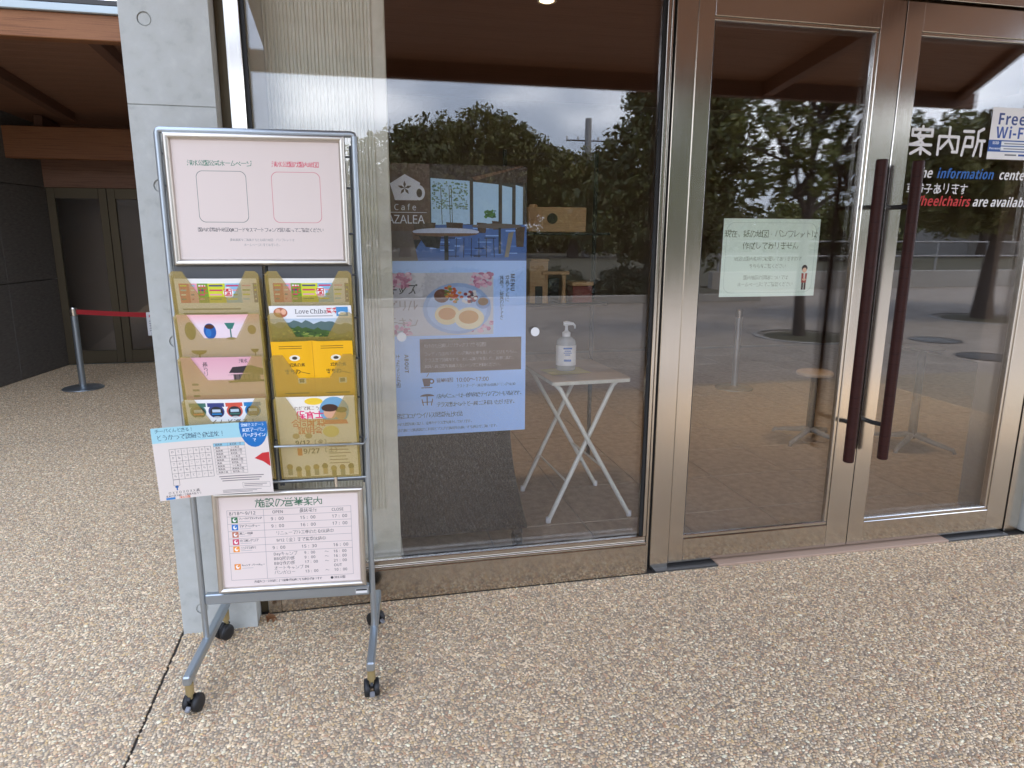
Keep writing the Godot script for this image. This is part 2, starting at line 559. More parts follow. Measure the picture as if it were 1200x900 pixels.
func build_ground() -> void:
	var g := structure("ground")
	put(g, "asphalt_sheet", slab_mesh(PackedVector2Array([Vector2(-400, -60), Vector2(400, -60), Vector2(400, 400), Vector2(-400, 400)]), 0.02), mats.asphalt, Vector3(0, -0.034, 0), Vector3(PI / 2, 0, 0))
	# washed-aggregate pavement: slabs parted by joints that are filled below the surface
	var pave := structure("pavement")
	bx(pave, "joint_filler", Vector3(-4.2, -0.022, -5.32), Vector3(6.0, -0.0085, 3.1), mats.joint, 0.0)
	var slabs := [[-4.2, -2.412, -0.6225, 3.1], [-0.6135, 0.0, 6.0, 3.1], [-4.2, -5.3, -0.6, -2.424]]
	for s in slabs:
		bx(pave, "slab", Vector3(s[0], -0.02, s[1]), Vector3(s[2], -0.002, s[3]), mats.pavement_base, 0.0)
	var palette := []
	for p in PEBBLES:
		for k in p[3]:
			palette.append(Color(p[0], p[1], p[2]))
	# stones lie wherever the camera sees the pavement: square tiles of stones, turned and mixed
	var kinds := 4
	var side := 0.4
	var tiles := []
	var stones := []
	for k in 5:
		stones.append(pebble_shape(70 + k))
	for k in kinds:
		tiles.append(pebble_tile(side, 0.0080, stones, palette))
	var zones := [[-3.82, -2.412, -0.6225, 2.79], [-0.614, 0.004, 4.6, 3.0], [-3.35, -5.3, -0.6, -2.424]]
	var bufs := []
	for k in kinds:
		bufs.append(PackedFloat32Array())
	for zn in zones:
		var nx := int(round((zn[2] - zn[0]) / side))
		var nz := int(round((zn[3] - zn[1]) / side))
		var sx: float = (zn[2] - zn[0]) / (nx * side)
		var sz: float = (zn[3] - zn[1]) / (nz * side)
		for j in nz:
			for i in nx:
				var b := Basis(Vector3.UP, PI / 2 * (rng.randi() % 4))
				b = Basis.from_scale(Vector3(sx, 1, sz)) * b
				var x: float = zn[0] + (i + 0.5) * side * sx
				var z: float = zn[1] + (j + 0.5) * side * sz
				bufs[rng.randi() % kinds].append_array(PackedFloat32Array([b.x.x, b.y.x, b.z.x, x, b.x.y, b.y.y, b.z.y, -0.002, b.x.z, b.y.z, b.z.z, z]))
	for k in kinds:
		var mm := MultiMesh.new()
		mm.transform_format = MultiMesh.TRANSFORM_3D
		mm.mesh = tiles[k]
		mm.instance_count = bufs[k].size() / 12
		mm.buffer = bufs[k]
		var mi := MultiMeshInstance3D.new()
		mi.name = "pebbles"
		mi.multimesh = mm
		mi.material_override = mats.pebble
		mi.set_meta("kind", "stuff")
		pave.add_child(mi, true)

# ---------------------------------------------------------------- column
func build_column() -> void:
	var col := thing("concrete_column", "pale fair-faced concrete column with round plugged tie holes behind the brochure stand", "column", Vector3(-0.4965, 0, 0.075))
	var body := CSGBox3D.new()
	body.name = "shaft"
	body.size = Vector3(0.233, 3.0, 0.36)
	body.position = Vector3(0, 1.48, -0.18)
	body.material = mats.concrete
	var cut := CSGBox3D.new()
	cut.name = "panel_joint"
	cut.operation = CSGShape3D.OPERATION_SUBTRACTION
	cut.size = Vector3(0.3, 0.003, 0.008)
	cut.position = Vector3(0, 1.655 - 1.48, 0.18)
	cut.material = mats.concrete
	body.add_child(cut)
	for y in [1.879, 1.434, 0.979, 0.53, 0.085]:
		var hole := CSGCylinder3D.new()
		hole.name = "tie_hole"
		hole.operation = CSGShape3D.OPERATION_SUBTRACTION
		hole.radius = 0.019
		hole.height = 0.012
		hole.sides = 28
		hole.rotation.x = PI / 2
		hole.position = Vector3(-0.052, y - 1.48, 0.18)
		hole.material = mats.concrete
		body.add_child(hole, true)
	col.add_child(body)
	for y in [1.879, 1.434, 0.979, 0.53, 0.085]:
		put(col, "plug", lathe_mesh([Vector2(0.0165, -0.012), Vector2(0.0165, -0.0035), Vector2(0.015, -0.0025), Vector2(0, -0.0025)], 28, false), mats.concrete, Vector3(-0.052, y, 0.0), Vector3(PI / 2, 0, 0))

# ---------------------------------------------------------------- roofs
func build_canopy() -> void:
	var can := thing("canopy_roof", "dark brown timber canopy with boarded soffit sheltering the glazed front", "canopy", Vector3(0, 0, 0))
	var slope := 0.137
	var y_at := func(z: float) -> float: return 2.40 + slope * (2.5 - z)
	var right_at := func(z: float) -> float: return 4.70 if z > 2.5 else 4.70 - (2.5 - z) * 0.48
	# boards side by side, running along the front
	var z := -0.35
	while z < 2.44:
		var z1 := minf(z + 0.1485, 2.44)
		var zc := (z + z1) / 2.0
		bar(can, "board", Vector3(-0.44, y_at.call(zc) + 0.009, zc), Vector3(right_at.call(zc), y_at.call(zc) + 0.009, zc), z1 - z - 0.002, 0.018, mats.soffit, 0.002).rotate_object_local(Vector3.RIGHT, atan(slope))
		z += 0.15
	for x in [3.0]:
		bar(can, "rafter", Vector3(x, y_at.call(-0.3) - 0.05, -0.3), Vector3(x, y_at.call(2.44) - 0.05, 2.44), 0.075, 0.10, mats.rafter)
	bar(can, "rafter", Vector3(-0.47, y_at.call(0.1) + 0.01, 0.1), Vector3(-0.47, y_at.call(2.44) + 0.01, 2.44), 0.05, 0.13, mats.rafter)
	bar(can, "rafter", Vector3(right_at.call(0.1), y_at.call(0.1) + 0.01, 0.1), Vector3(right_at.call(2.44) + 0.03, y_at.call(2.44) + 0.01, 2.44), 0.07, 0.13, mats.rafter)
	bx(can, "eave_beam", Vector3(-2.6, 2.30, 2.445), Vector3(4.85, 2.415, 2.52), mats.rafter, 0.004)
	bx(can, "gutter", Vector3(-2.6, 2.345, 2.521), Vector3(4.85, 2.44, 2.60), mats.gutter, 0.006)
	# added wall above the canopy, out of view, shading the left ground
	var up := thing("added_shade_wall", "added unseen concrete wall behind the canopy that shades the left ground", "wall")
	bx(up, "wall_body", Vector3(-0.6, 2.74, -1.5), Vector3(6.5, 4.7, -1.3), mats.concrete, 0.01)
	bx(up, "side_wall", Vector3(-0.6, 2.74, -5.3), Vector3(-0.4, 4.7, -1.501), mats.concrete, 0.01)
	# roofing above the boards
	var a := atan(slope)
	var sheet := put(can, "roof_sheet", slab_mesh(PackedVector2Array([Vector2(-0.5, 0), Vector2(3.45, 0), Vector2(4.8, 2.93), Vector2(4.8, 3.02), Vector2(-0.5, 3.02)]), 0.04), mats.gutter)
	sheet.transform = Transform3D(Basis(Vector3.RIGHT, Vector3(0, -sin(a), cos(a)), Vector3(0, -cos(a), -sin(a))), Vector3(0, y_at.call(-0.4) + 0.085, -0.4))

func build_passage() -> void:
	var roof := thing("passage_roof", "red-brown timber roof over the covered way left of the column", "roof")
	bx(roof, "front_beam", Vector3(-5.0, 2.385, -2.50), Vector3(-0.42, 2.525, -2.41), mats.beam, 0.005)
	bx(roof, "flashing", Vector3(-5.0, 2.5255, -2.52), Vector3(-0.42, 2.568, -2.385), mats.flashing, 0.004)
	bx(roof, "inner_beam", Vector3(-5.0, 1.937, -4.86), Vector3(-0.62, 2.205, -4.76), mats.beam, 0.005)
	var y_at := func(z: float) -> float: return 2.50 + (z + 2.5) * 0.075
	var z := -2.51
	while z > -7.0:
		var zc := z - 0.072
		bx(roof, "board", Vector3(-5.0, y_at.call(zc), z - 0.1435), Vector3(-0.42, y_at.call(zc) + 0.018, z), mats.soffit, 0.001).rotation.x = -atan(0.075)
		z -= 0.145
	for x in [-2.4, -1.5, -0.75]:
		bar(roof, "rafter", Vector3(x, y_at.call(-2.5) - 0.04, -2.5), Vector3(x, y_at.call(-4.76) - 0.04, -4.76), 0.07, 0.08, mats.rafter)
		bar(roof, "rafter", Vector3(x - 0.3, y_at.call(-4.86) - 0.06, -4.86), Vector3(x - 0.3, y_at.call(-5.25) - 0.06, -5.25), 0.07, 0.10, mats.rafter)
	bx(roof, "roof_sheet", Vector3(-5.0, 2.569, -7.2), Vector3(-0.42, 2.60, -2.39), mats.gutter, 0.004)
	var wall := thing("passage_wall", "dark panelled wall along the far side of the covered way", "wall", Vector3(-3.03, 0, -4.25), deg_to_rad(-8.7))
	for k in 9:  # lengthened and raised out of view to keep light off the left paving
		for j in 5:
			bx(wall, "panel", Vector3(-0.2, 0.003 + j * 0.86, -1.2 + k * 0.9), Vector3(0.0, 0.857 + j * 0.86, -0.306 + k * 0.9), mats.dark_panel, 0.003)
	var side := thing("side_wall", "concrete wall behind the column closing the room from the covered way", "wall")
	bx(side, "wall_body", Vector3(-0.61, 0, -6.1), Vector3(-0.40, 2.48, -0.29), mats.concrete, 0.004)
	# dark glazed doors at the end
	var labels := ["dark glazed door at the end of the covered way, beside the grey wall", "dark glazed door at the end of the covered way, beside the column"]
	for k in 2:
		var x0: float = [-2.87, -2.345][k]
		var d := thing("passage_door", labels[k], "door", Vector3(x0, 0, -5.30), 0.0, "glazed doors ending the covered way")
		var w: float = [0.52, 0.9][k]
		bx(d, "stile", Vector3(0, 0.01, -0.02), Vector3(0.07, 1.72, 0.02), mats.bronze)
		bx(d, "stile", Vector3(w - 0.07, 0.01, -0.02), Vector3(w, 1.72, 0.02), mats.bronze)
		bx(d, "rail", Vector3(0.0705, 0.01, -0.02), Vector3(w - 0.0705, 0.14, 0.02), mats.bronze)
		bx(d, "rail", Vector3(0.0705, 1.62, -0.02), Vector3(w - 0.0705, 1.72, 0.02), mats.bronze)
		bx(d, "glass", Vector3(0.0705, 0.1405, -0.004), Vector3(w - 0.0705, 1.6195, 0.004), mats.glass, 0.0)
	var end := thing("end_wall", "dark wall around the glazed doors at the end of the covered way", "wall")
	bx(end, "head", Vector3(-5.0, 1.722, -5.35), Vector3(-0.62, 2.32, -5.27), mats.soffit)
	bx(end, "flank", Vector3(-5.0, 0, -5.35), Vector3(-2.88, 1.721, -5.27), mats.concrete)
	bx(end, "flank", Vector3(-1.44, 0, -5.35), Vector3(-0.62, 1.721, -5.27), mats.concrete)
	bx(end, "back", Vector3(-5.0, 0, -6.1), Vector3(-0.62, 2.3, -6.0), mats.room_timber)
	bx(end, "cheek", Vector3(-5.1, 0, -6.1), Vector3(-5.0, 2.5, -5.27), mats.concrete)
	bx(end, "inner_floor", Vector3(-5.0, -0.03, -6.0), Vector3(-0.62, -0.002, -5.36), mats.concrete)

# ---------------------------------------------------------------- the room behind the glass
func build_room() -> void:
	var fl := structure("interior_floor")
	bx(fl, "screed", Vector3(-0.38, -0.03, -5.2), Vector3(6.4, -0.0065, -0.065), mats.grout, 0.0)
	var t := 0.45
	for i in 15:
		for j in 11:
			var x0 := -0.38 + i * t
			var z1 := -0.075 - j * t
			bx(fl, "tile", Vector3(x0 + 0.003, -0.006, z1 - t + 0.003), Vector3(x0 + t - 0.003, 0.0, z1 - 0.003), mats.floor_tile, 0.0015)
	var rw := structure("interior_walls")
	bx(rw, "back_wall", Vector3(-0.39, -0.03, -5.3), Vector3(6.5, 2.72, -5.21), mats.room_timber)
	bx(rw, "end_wall", Vector3(6.41, -0.03, -5.2), Vector3(6.5, 2.72, -0.1), mats.room_timber)
	bx(rw, "ceiling", Vector3(-0.39, 2.68, -5.2), Vector3(6.4, 2.73, -0.36), mats.soffit)
	# recessed downlights, lit; the second is added to brighten the room
	var lamps := [Vector3(1.18, 2.68, -2.08), Vector3(3.6, 2.68, -1.3)]
	var where := ["just inside the window", "just inside the lettered door, added to brighten the room", "deep in the room behind the poster board", "deep in the room behind the double doors"]
	for k in lamps.size():
		var dl := thing("ceiling_downlight", "small lit round downlight in the ceiling " + where[k], "lamp", lamps[k], 0.0, "downlights in the ceiling")
		put(dl, "trim_ring", lathe_mesh([Vector2(0.045, -0.002), Vector2(0.056, -0.004), Vector2(0.06, -0.001), Vector2(0.06, 0.0), Vector2(0.045, 0.0)], 28, false), mats.white_paint)
		put(dl, "bulb", lathe_mesh([Vector2(0, -0.008), Vector2(0.03, -0.007), Vector2(0.044, -0.001), Vector2(0, -0.0005)], 24), mats.lamp_glow)
		var sp := SpotLight3D.new()
		sp.name = "lamp_light"
		sp.light_color = Color(1.0, 0.86, 0.68)
		sp.light_energy = 1.5
		sp.light_size = 0.045
		sp.spot_range = 12.0
		sp.spot_angle = 62.0
		sp.spot_attenuation = 2.0
		sp.shadow_enabled = true
		sp.rotation.x = -PI / 2
		sp.position = Vector3(0, -0.015, 0)
		dl.add_child(sp)
	# partition with a ribbed panel, close behind the window
	var part := thing("cream_partition", "cream partition with a finely ribbed panel just behind the window", "partition")
	bx(part, "wall_body", Vector3(-0.39, 0.0, -0.31), Vector3(0.118, 2.67, -0.14), mats.cream, 0.004)
	var st := SurfaceTool.new()
	st.begin(Mesh.PRIMITIVE_TRIANGLES)
	st.set_smooth_group(-1)
	var n := 30
	for i in n:
		var x := -0.262 + i * 0.0112
		var h := 0.005 + 0.0015 * sin(i * 2.4)
		quad(st, [Vector3(x, 0.3, -0.1395), Vector3(x + 0.004, 0.3, -0.1395 + h), Vector3(x + 0.004, 2.66, -0.1395 + h), Vector3(x, 2.66, -0.1395)], Vector3(-1, 0, 1))
		quad(st, [Vector3(x + 0.004, 0.3, -0.1395 + h), Vector3(x + 0.0085, 0.3, -0.1395 + h), Vector3(x + 0.0085, 2.66, -0.1395 + h), Vector3(x + 0.004, 2.66, -0.1395 + h)], Vector3(0, 0, 1))
		quad(st, [Vector3(x + 0.0085, 0.3, -0.1395 + h), Vector3(x + 0.0112, 0.3, -0.1395), Vector3(x + 0.0112, 2.66, -0.1395), Vector3(x + 0.0085, 2.66, -0.1395 + h)], Vector3(1, 0, 1))
	st.generate_normals()
	var ribs := put(part, "ribbed_panel", st.commit(), mats.cream)
	ribs.set_meta("kind", "stuff")
	bx(part, "skirting", Vector3(0.119, 0.0, -0.31), Vector3(0.126, 0.12, -0.14), mats.cream, 0.001)

# ---------------------------------------------------------------- glazed front
func pane(parent: Node3D, lo: Vector2, hi: Vector2, z: float) -> void:
	# sealed unit of two sheets
	bx(parent, "glass", Vector3(lo.x, lo.y, z - 0.006), Vector3(hi.x, hi.y, z), mats.glass, 0.0)
	bx(parent, "glass", Vector3(lo.x, lo.y, z - 0.024), Vector3(hi.x, hi.y, z - 0.018), mats.glass, 0.0)

func build_front() -> void:
	var w := thing("shop_window", "large fixed window in a stainless steel frame beside the double doors", "window")
	bx(w, "filler_strip", Vector3(-0.3795, 0, -0.10), Vector3(-0.3535, 2.7, -0.012), mats.bronze, 0.001)
	bx(w, "mullion", Vector3(-0.353, 0, -0.10), Vector3(-0.309, 2.7, 0.0), mats.steel, 0.002)
	bx(w, "glazing_bead", Vector3(-0.3085, 0.152, -0.034), Vector3(-0.296, 2.7, -0.012), mats.gasket, 0.001)
	bx(w, "kick_plate", Vector3(-0.3085, 0.0, -0.09), Vector3(1.056, 0.122, 0.0), mats.steel_kick, 0.002)
	bx(w, "sill", Vector3(-0.3085, 0.1225, -0.09), Vector3(1.056, 0.131, -0.004), mats.steel, 0.002)
	bx(w, "sill_bead", Vector3(-0.3085, 0.1315, -0.034), Vector3(1.056, 0.151, -0.014), mats.steel, 0.002)
	bx(w, "jamb_bead", Vector3(1.0435, 0.152, -0.034), Vector3(1.056, 2.7, -0.010), mats.steel, 0.002)
	bx(w, "gasket", Vector3(1.034, 0.152, -0.034), Vector3(1.043, 2.7, -0.020), mats.gasket, 0.001)
	bx(w, "jamb", Vector3(1.0565, 0.0, -0.10), Vector3(1.063, 2.7, -0.004), mats.steel, 0.001)
	pane(w, Vector2(-0.308, 0.132), Vector2(1.056, 2.7), -0.036)
	# paving-level line under the window
	var fr := thing("door_frame", "stainless steel frame around the double glass doors", "door frame")
	bx(fr, "shadow_gap", Vector3(1.0635, 0, -0.10), Vector3(1.085, 2.7, -0.05), mats.gasket, 0.0)
	bx(fr, "jamb", Vector3(1.0855, 0, -0.10), Vector3(1.163, 2.135, -0.030), mats.steel, 0.002)
	bx(fr, "jamb", Vector3(2.795, 0, -0.10), Vector3(2.87, 2.135, -0.030), mats.steel, 0.002)
	bx(fr, "head", Vector3(1.0855, 2.1425, -0.10), Vector3(2.87, 2.30, -0.022), mats.steel, 0.002)
	bx(fr, "head_panel", Vector3(1.0855, 2.3005, -0.10), Vector3(2.87, 2.72, -0.030), mats.bronze, 0.002)
	bx(fr, "threshold", Vector3(1.37, -0.01, -0.09), Vector3(2.47, 0.008, 0.004), mats.threshold, 0.002)
	bx(fr, "floor_plate", Vector3(1.10, -0.01, -0.09), Vector3(1.3695, 0.004, 0.0), mats.dark_plate, 0.001)
	bx(fr, "floor_plate", Vector3(2.4705, -0.01, -0.09), Vector3(2.79, 0.004, 0.0), mats.dark_plate, 0.001)
	var wall := thing("front_wall", "concrete wall right of the double doors", "wall")
	bx(wall, "wall_body", Vector3(2.885, 0, -0.35), Vector3(6.5, 2.73, 0.03), mats.concrete, 0.004)
	bx(wall, "inner_lining", Vector3(2.8715, 0, -0.36), Vector3(2.8845, 2.7, -0.101), mats.room_timber, 0.001)
	bx(wall, "coping", Vector3(2.885, 2.7305, -0.35), Vector3(6.5, 2.80, 0.03), mats.concrete, 0.004)

func build_doors() -> void:
	var lab := ["left-hinged glass door of the entrance, with an A3 notice hung inside its pane", "glass door of the entrance with white lettering across its pane"]
	var xs := [[1.166, 1.9825, 1.232, 1.878], [1.9865, 2.79, 2.063, 2.69]]
	for k in 2:
		var a: Array = xs[k]
		var d := thing("glass_door", lab[k], "door", Vector3(a[0], 0, -0.035), 0.0, "double entrance doors")
		var w: float = a[1] - a[0]
		var l: float = a[2] - a[0]
		var r: float = a[3] - a[0]
		bx(d, "stile", Vector3(0, 0.014, -0.045), Vector3(l - 0.004, 2.135, 0.0), mats.steel, 0.002)
		bx(d, "stile", Vector3(r + 0.004, 0.014, -0.045), Vector3(w, 2.135, 0.0), mats.steel, 0.002)
		bx(d, "rail", Vector3(l - 0.0035, 0.014, -0.045), Vector3(r + 0.0035, 0.114, -0.0005), mats.steel_kick, 0.002)
		bx(d, "rail", Vector3(l - 0.0035, 2.036, -0.045), Vector3(r + 0.0035, 2.135, -0.0005), mats.steel, 0.002)
		bx(d, "glazing_bead", Vector3(l - 0.0035, 0.1145, -0.02), Vector3(r + 0.0035, 0.128, -0.006), mats.steel, 0.002)
		bx(d, "glazing_bead", Vector3(l - 0.0035, 2.024, -0.02), Vector3(r + 0.0035, 2.0355, -0.006), mats.steel, 0.002)
		bx(d, "glazing_bead", Vector3(r - 0.008, 0.1285, -0.02), Vector3(r + 0.0035, 2.0235, -0.006), mats.steel, 0.002)
		bx(d, "gasket", Vector3(l - 0.0035, 0.1285, -0.02), Vector3(l + 0.003, 2.0235, -0.010), mats.gasket, 0.001)
		pane(d, Vector2(l - 0.003, 0.115), Vector2(r + 0.003, 2.035), -0.018)
		# a long round timber pull on two black brackets
		var hx: float = [1.881, 2.044][k] - a[0]
		var hz := 0.082 if k == 0 else 0.075
		var tp := 1.575
		var bt := 0.42
		var h := put(d, "handle", lathe_mesh([Vector2(0, bt), Vector2(0.018, bt), Vector2(0.0205, bt + 0.003), Vector2(0.0205, tp - 0.003), Vector2(0.018, tp), Vector2(0, tp)], 20, false), mats.handle, Vector3(hx, 0, hz))
		var fx: float = (r + 0.05 if k == 0 else l - 0.04) - hx
		for y in [0.56, 1.41]:
			put(h, "bracket", tube_mesh([Vector3(0, y, 0), Vector3(fx * 0.5, y, -hz * 0.35), Vector3(fx, y, -hz * 0.7), Vector3(fx, y, -hz + 0.001)], 0.009, 10), mats.rubber)

# ---------------------------------------------------------------- the square that the glass mirrors
func leaf_clump(seed_: int, size: float, leaf: float, count: int) -> ArrayMesh:
	var r := RandomNumberGenerator.new()
	r.seed = seed_
	var st := SurfaceTool.new()
	st.begin(Mesh.PRIMITIVE_TRIANGLES)
	st.set_smooth_group(-1)
	for i in count:
		var d := Vector3(r.randfn(), r.randfn() * 0.8, r.randfn()).normalized()
		var p := d * size * pow(r.randf(), 0.45)
		var n := (d * 0.6 + Vector3(r.randfn(), r.randfn() + 0.7, r.randfn()) * 0.6).normalized()
		var u := n.cross(Vector3(r.randfn(), r.randfn(), r.randfn()).normalized()).normalized()
		var v := n.cross(u)
		var l := leaf * r.randf_range(0.7, 1.3)
		var tint := r.randf_range(0.65, 1.35)
		st.set_color(Color(tint * r.randf_range(0.9, 1.15), tint, tint * r.randf_range(0.8, 1.1)))
		var q := [p - u * l, p + v * l * 0.42 + u * l * 0.1, p + u * l, p - v * l * 0.42 + u * l * 0.1]
		tri(st, [q[0], q[1], q[2]], n)
		tri(st, [q[0], q[2], q[3]], n)
	st.generate_normals()
	return st.commit()

var clumps := {}

# a tree: bole and limbs as one tapering mesh, crown as leaf clumps gathered in lobes
func make_tree(label: String, category: String, at: Vector3, height: float, bole: float, girth: float, lobes: Array, leaf_mat: String, clump_r: float, leaf: float, density: float, group: String, sparse := 0.0) -> void:
	var t := thing("tree", label, category, at, 0.0, group)
	var st := SurfaceTool.new()
	st.begin(Mesh.PRIMITIVE_TRIANGLES)
	var lean := Vector3(rng.randf_range(-0.06, 0.06), 1, rng.randf_range(-0.06, 0.06))
	var path := []
	var rad := []
	for i in 7:
		var f := i / 6.0
		path.append(lean * height * 0.8 * f + Vector3(sin(f * 5.0 + height) * 0.05 * height * 0.3, 0, cos(f * 4.0) * 0.04 * height * 0.3) - Vector3(0, 0.05, 0) * (1.0 - f))
		rad.append(girth * (1.25 if i == 0 else 1.0) * lerpf(1.0, 0.25, f))
	add_tube(st, path, rad, 10, false)
	for lb in lobes:
		var c: Vector3 = lb[0]
		var base: Vector3 = lean * minf(maxf(bole, c.y * 0.55), height * 0.7)
		var mid := base.lerp(c, 0.55) + Vector3(rng.randf_range(-0.2, 0.2), rng.randf_range(0.0, 0.35), rng.randf_range(-0.2, 0.2)) * (c - base).length() * 0.4
		add_tube(st, [base, base.lerp(mid, 0.5) + Vector3(0, 0.04, 0), mid, c], [girth * 0.45, girth * 0.34, girth * 0.22, girth * 0.08], 7, false)
		for k in (11 if sparse > 0.0 else 4):
			var e := c + Vector3(rng.randfn(), rng.randfn() * 0.6 + 0.3, rng.randfn()).normalized() * float(lb[1].x) * 0.8
			add_tube(st, [mid, mid.lerp(e, 0.5) + Vector3(0, 0.05, 0), e], [girth * (0.34 if sparse > 0.0 else 0.17), girth * (0.2 if sparse > 0.0 else 0.10), girth * 0.05], 5, false)
	st.generate_normals()
	put(t, "trunk", st.commit(), mats.bark)
	var spots := []
	for lb in lobes:
		var c: Vector3 = lb[0]
		var rr: Vector3 = lb[1]
		var n := int(density * (rr.x * rr.y + rr.y * rr.z + rr.x * rr.z) * 4.2 / (clump_r * clump_r))
		for i in n:
			var d := Vector3(rng.randfn(), rng.randfn(), rng.randfn()).normalized()
			if rng.randf() < sparse:
				continue
			var f := pow(rng.randf(), 0.28)
			f *= 1.0 + 0.16 * sin(d.x * 7.0 + c.x * 3.0) * cos(d.y * 6.0 + d.z * 5.0)
			var p := c + d * rr * f
			if p.y >= bole * 0.8:
				spots.append(p)
	put(t, "crown", foliage(spots, clump_r, leaf), mats[leaf_mat])

# one mesh of leaves: clumps of leaf blades turned every way round the given points
func foliage(spots: Array, clump_r: float, leaf: float) -> ArrayMesh:
	var key := "%.2f %.3f" % [clump_r, leaf]
	if not clumps.has(key):
		var src := leaf_clump(key.hash() % 999, clump_r, leaf, 44).surface_get_arrays(0)
		var shades := []
		for k in 6:
			var g: float = [0.72, 0.85, 0.95, 1.05, 1.16, 1.3][k]
			var tinted := PackedColorArray()
			for c in src[Mesh.ARRAY_COLOR]:
				tinted.append(Color(c.r * g * (0.94 + 0.03 * k), c.g * g, c.b * g * 0.95))
			shades.append(tinted)
		clumps[key] = [src[Mesh.ARRAY_VERTEX], src[Mesh.ARRAY_NORMAL], shades]
	var base: Array = clumps[key]
	var pts := PackedVector3Array()
	var nrm := PackedVector3Array()
	var col := PackedColorArray()
	for p in spots:
		var b := Basis.from_euler(Vector3(rng.randf() * TAU, rng.randf() * TAU, rng.randf() * TAU))
		pts.append_array(Transform3D(b.scaled(Vector3.ONE * rng.randf_range(0.65, 1.25)), p) * base[0])
		nrm.append_array(Transform3D(b, Vector3.ZERO) * base[1])
		col.append_array(base[2][rng.randi() % 6])
	var a := []
	a.resize(Mesh.ARRAY_MAX)
	a[Mesh.ARRAY_VERTEX] = pts
	a[Mesh.ARRAY_NORMAL] = nrm
	a[Mesh.ARRAY_COLOR] = col
	var me := ArrayMesh.new()
	me.add_surface_from_arrays(Mesh.PRIMITIVE_TRIANGLES, a)
	return me

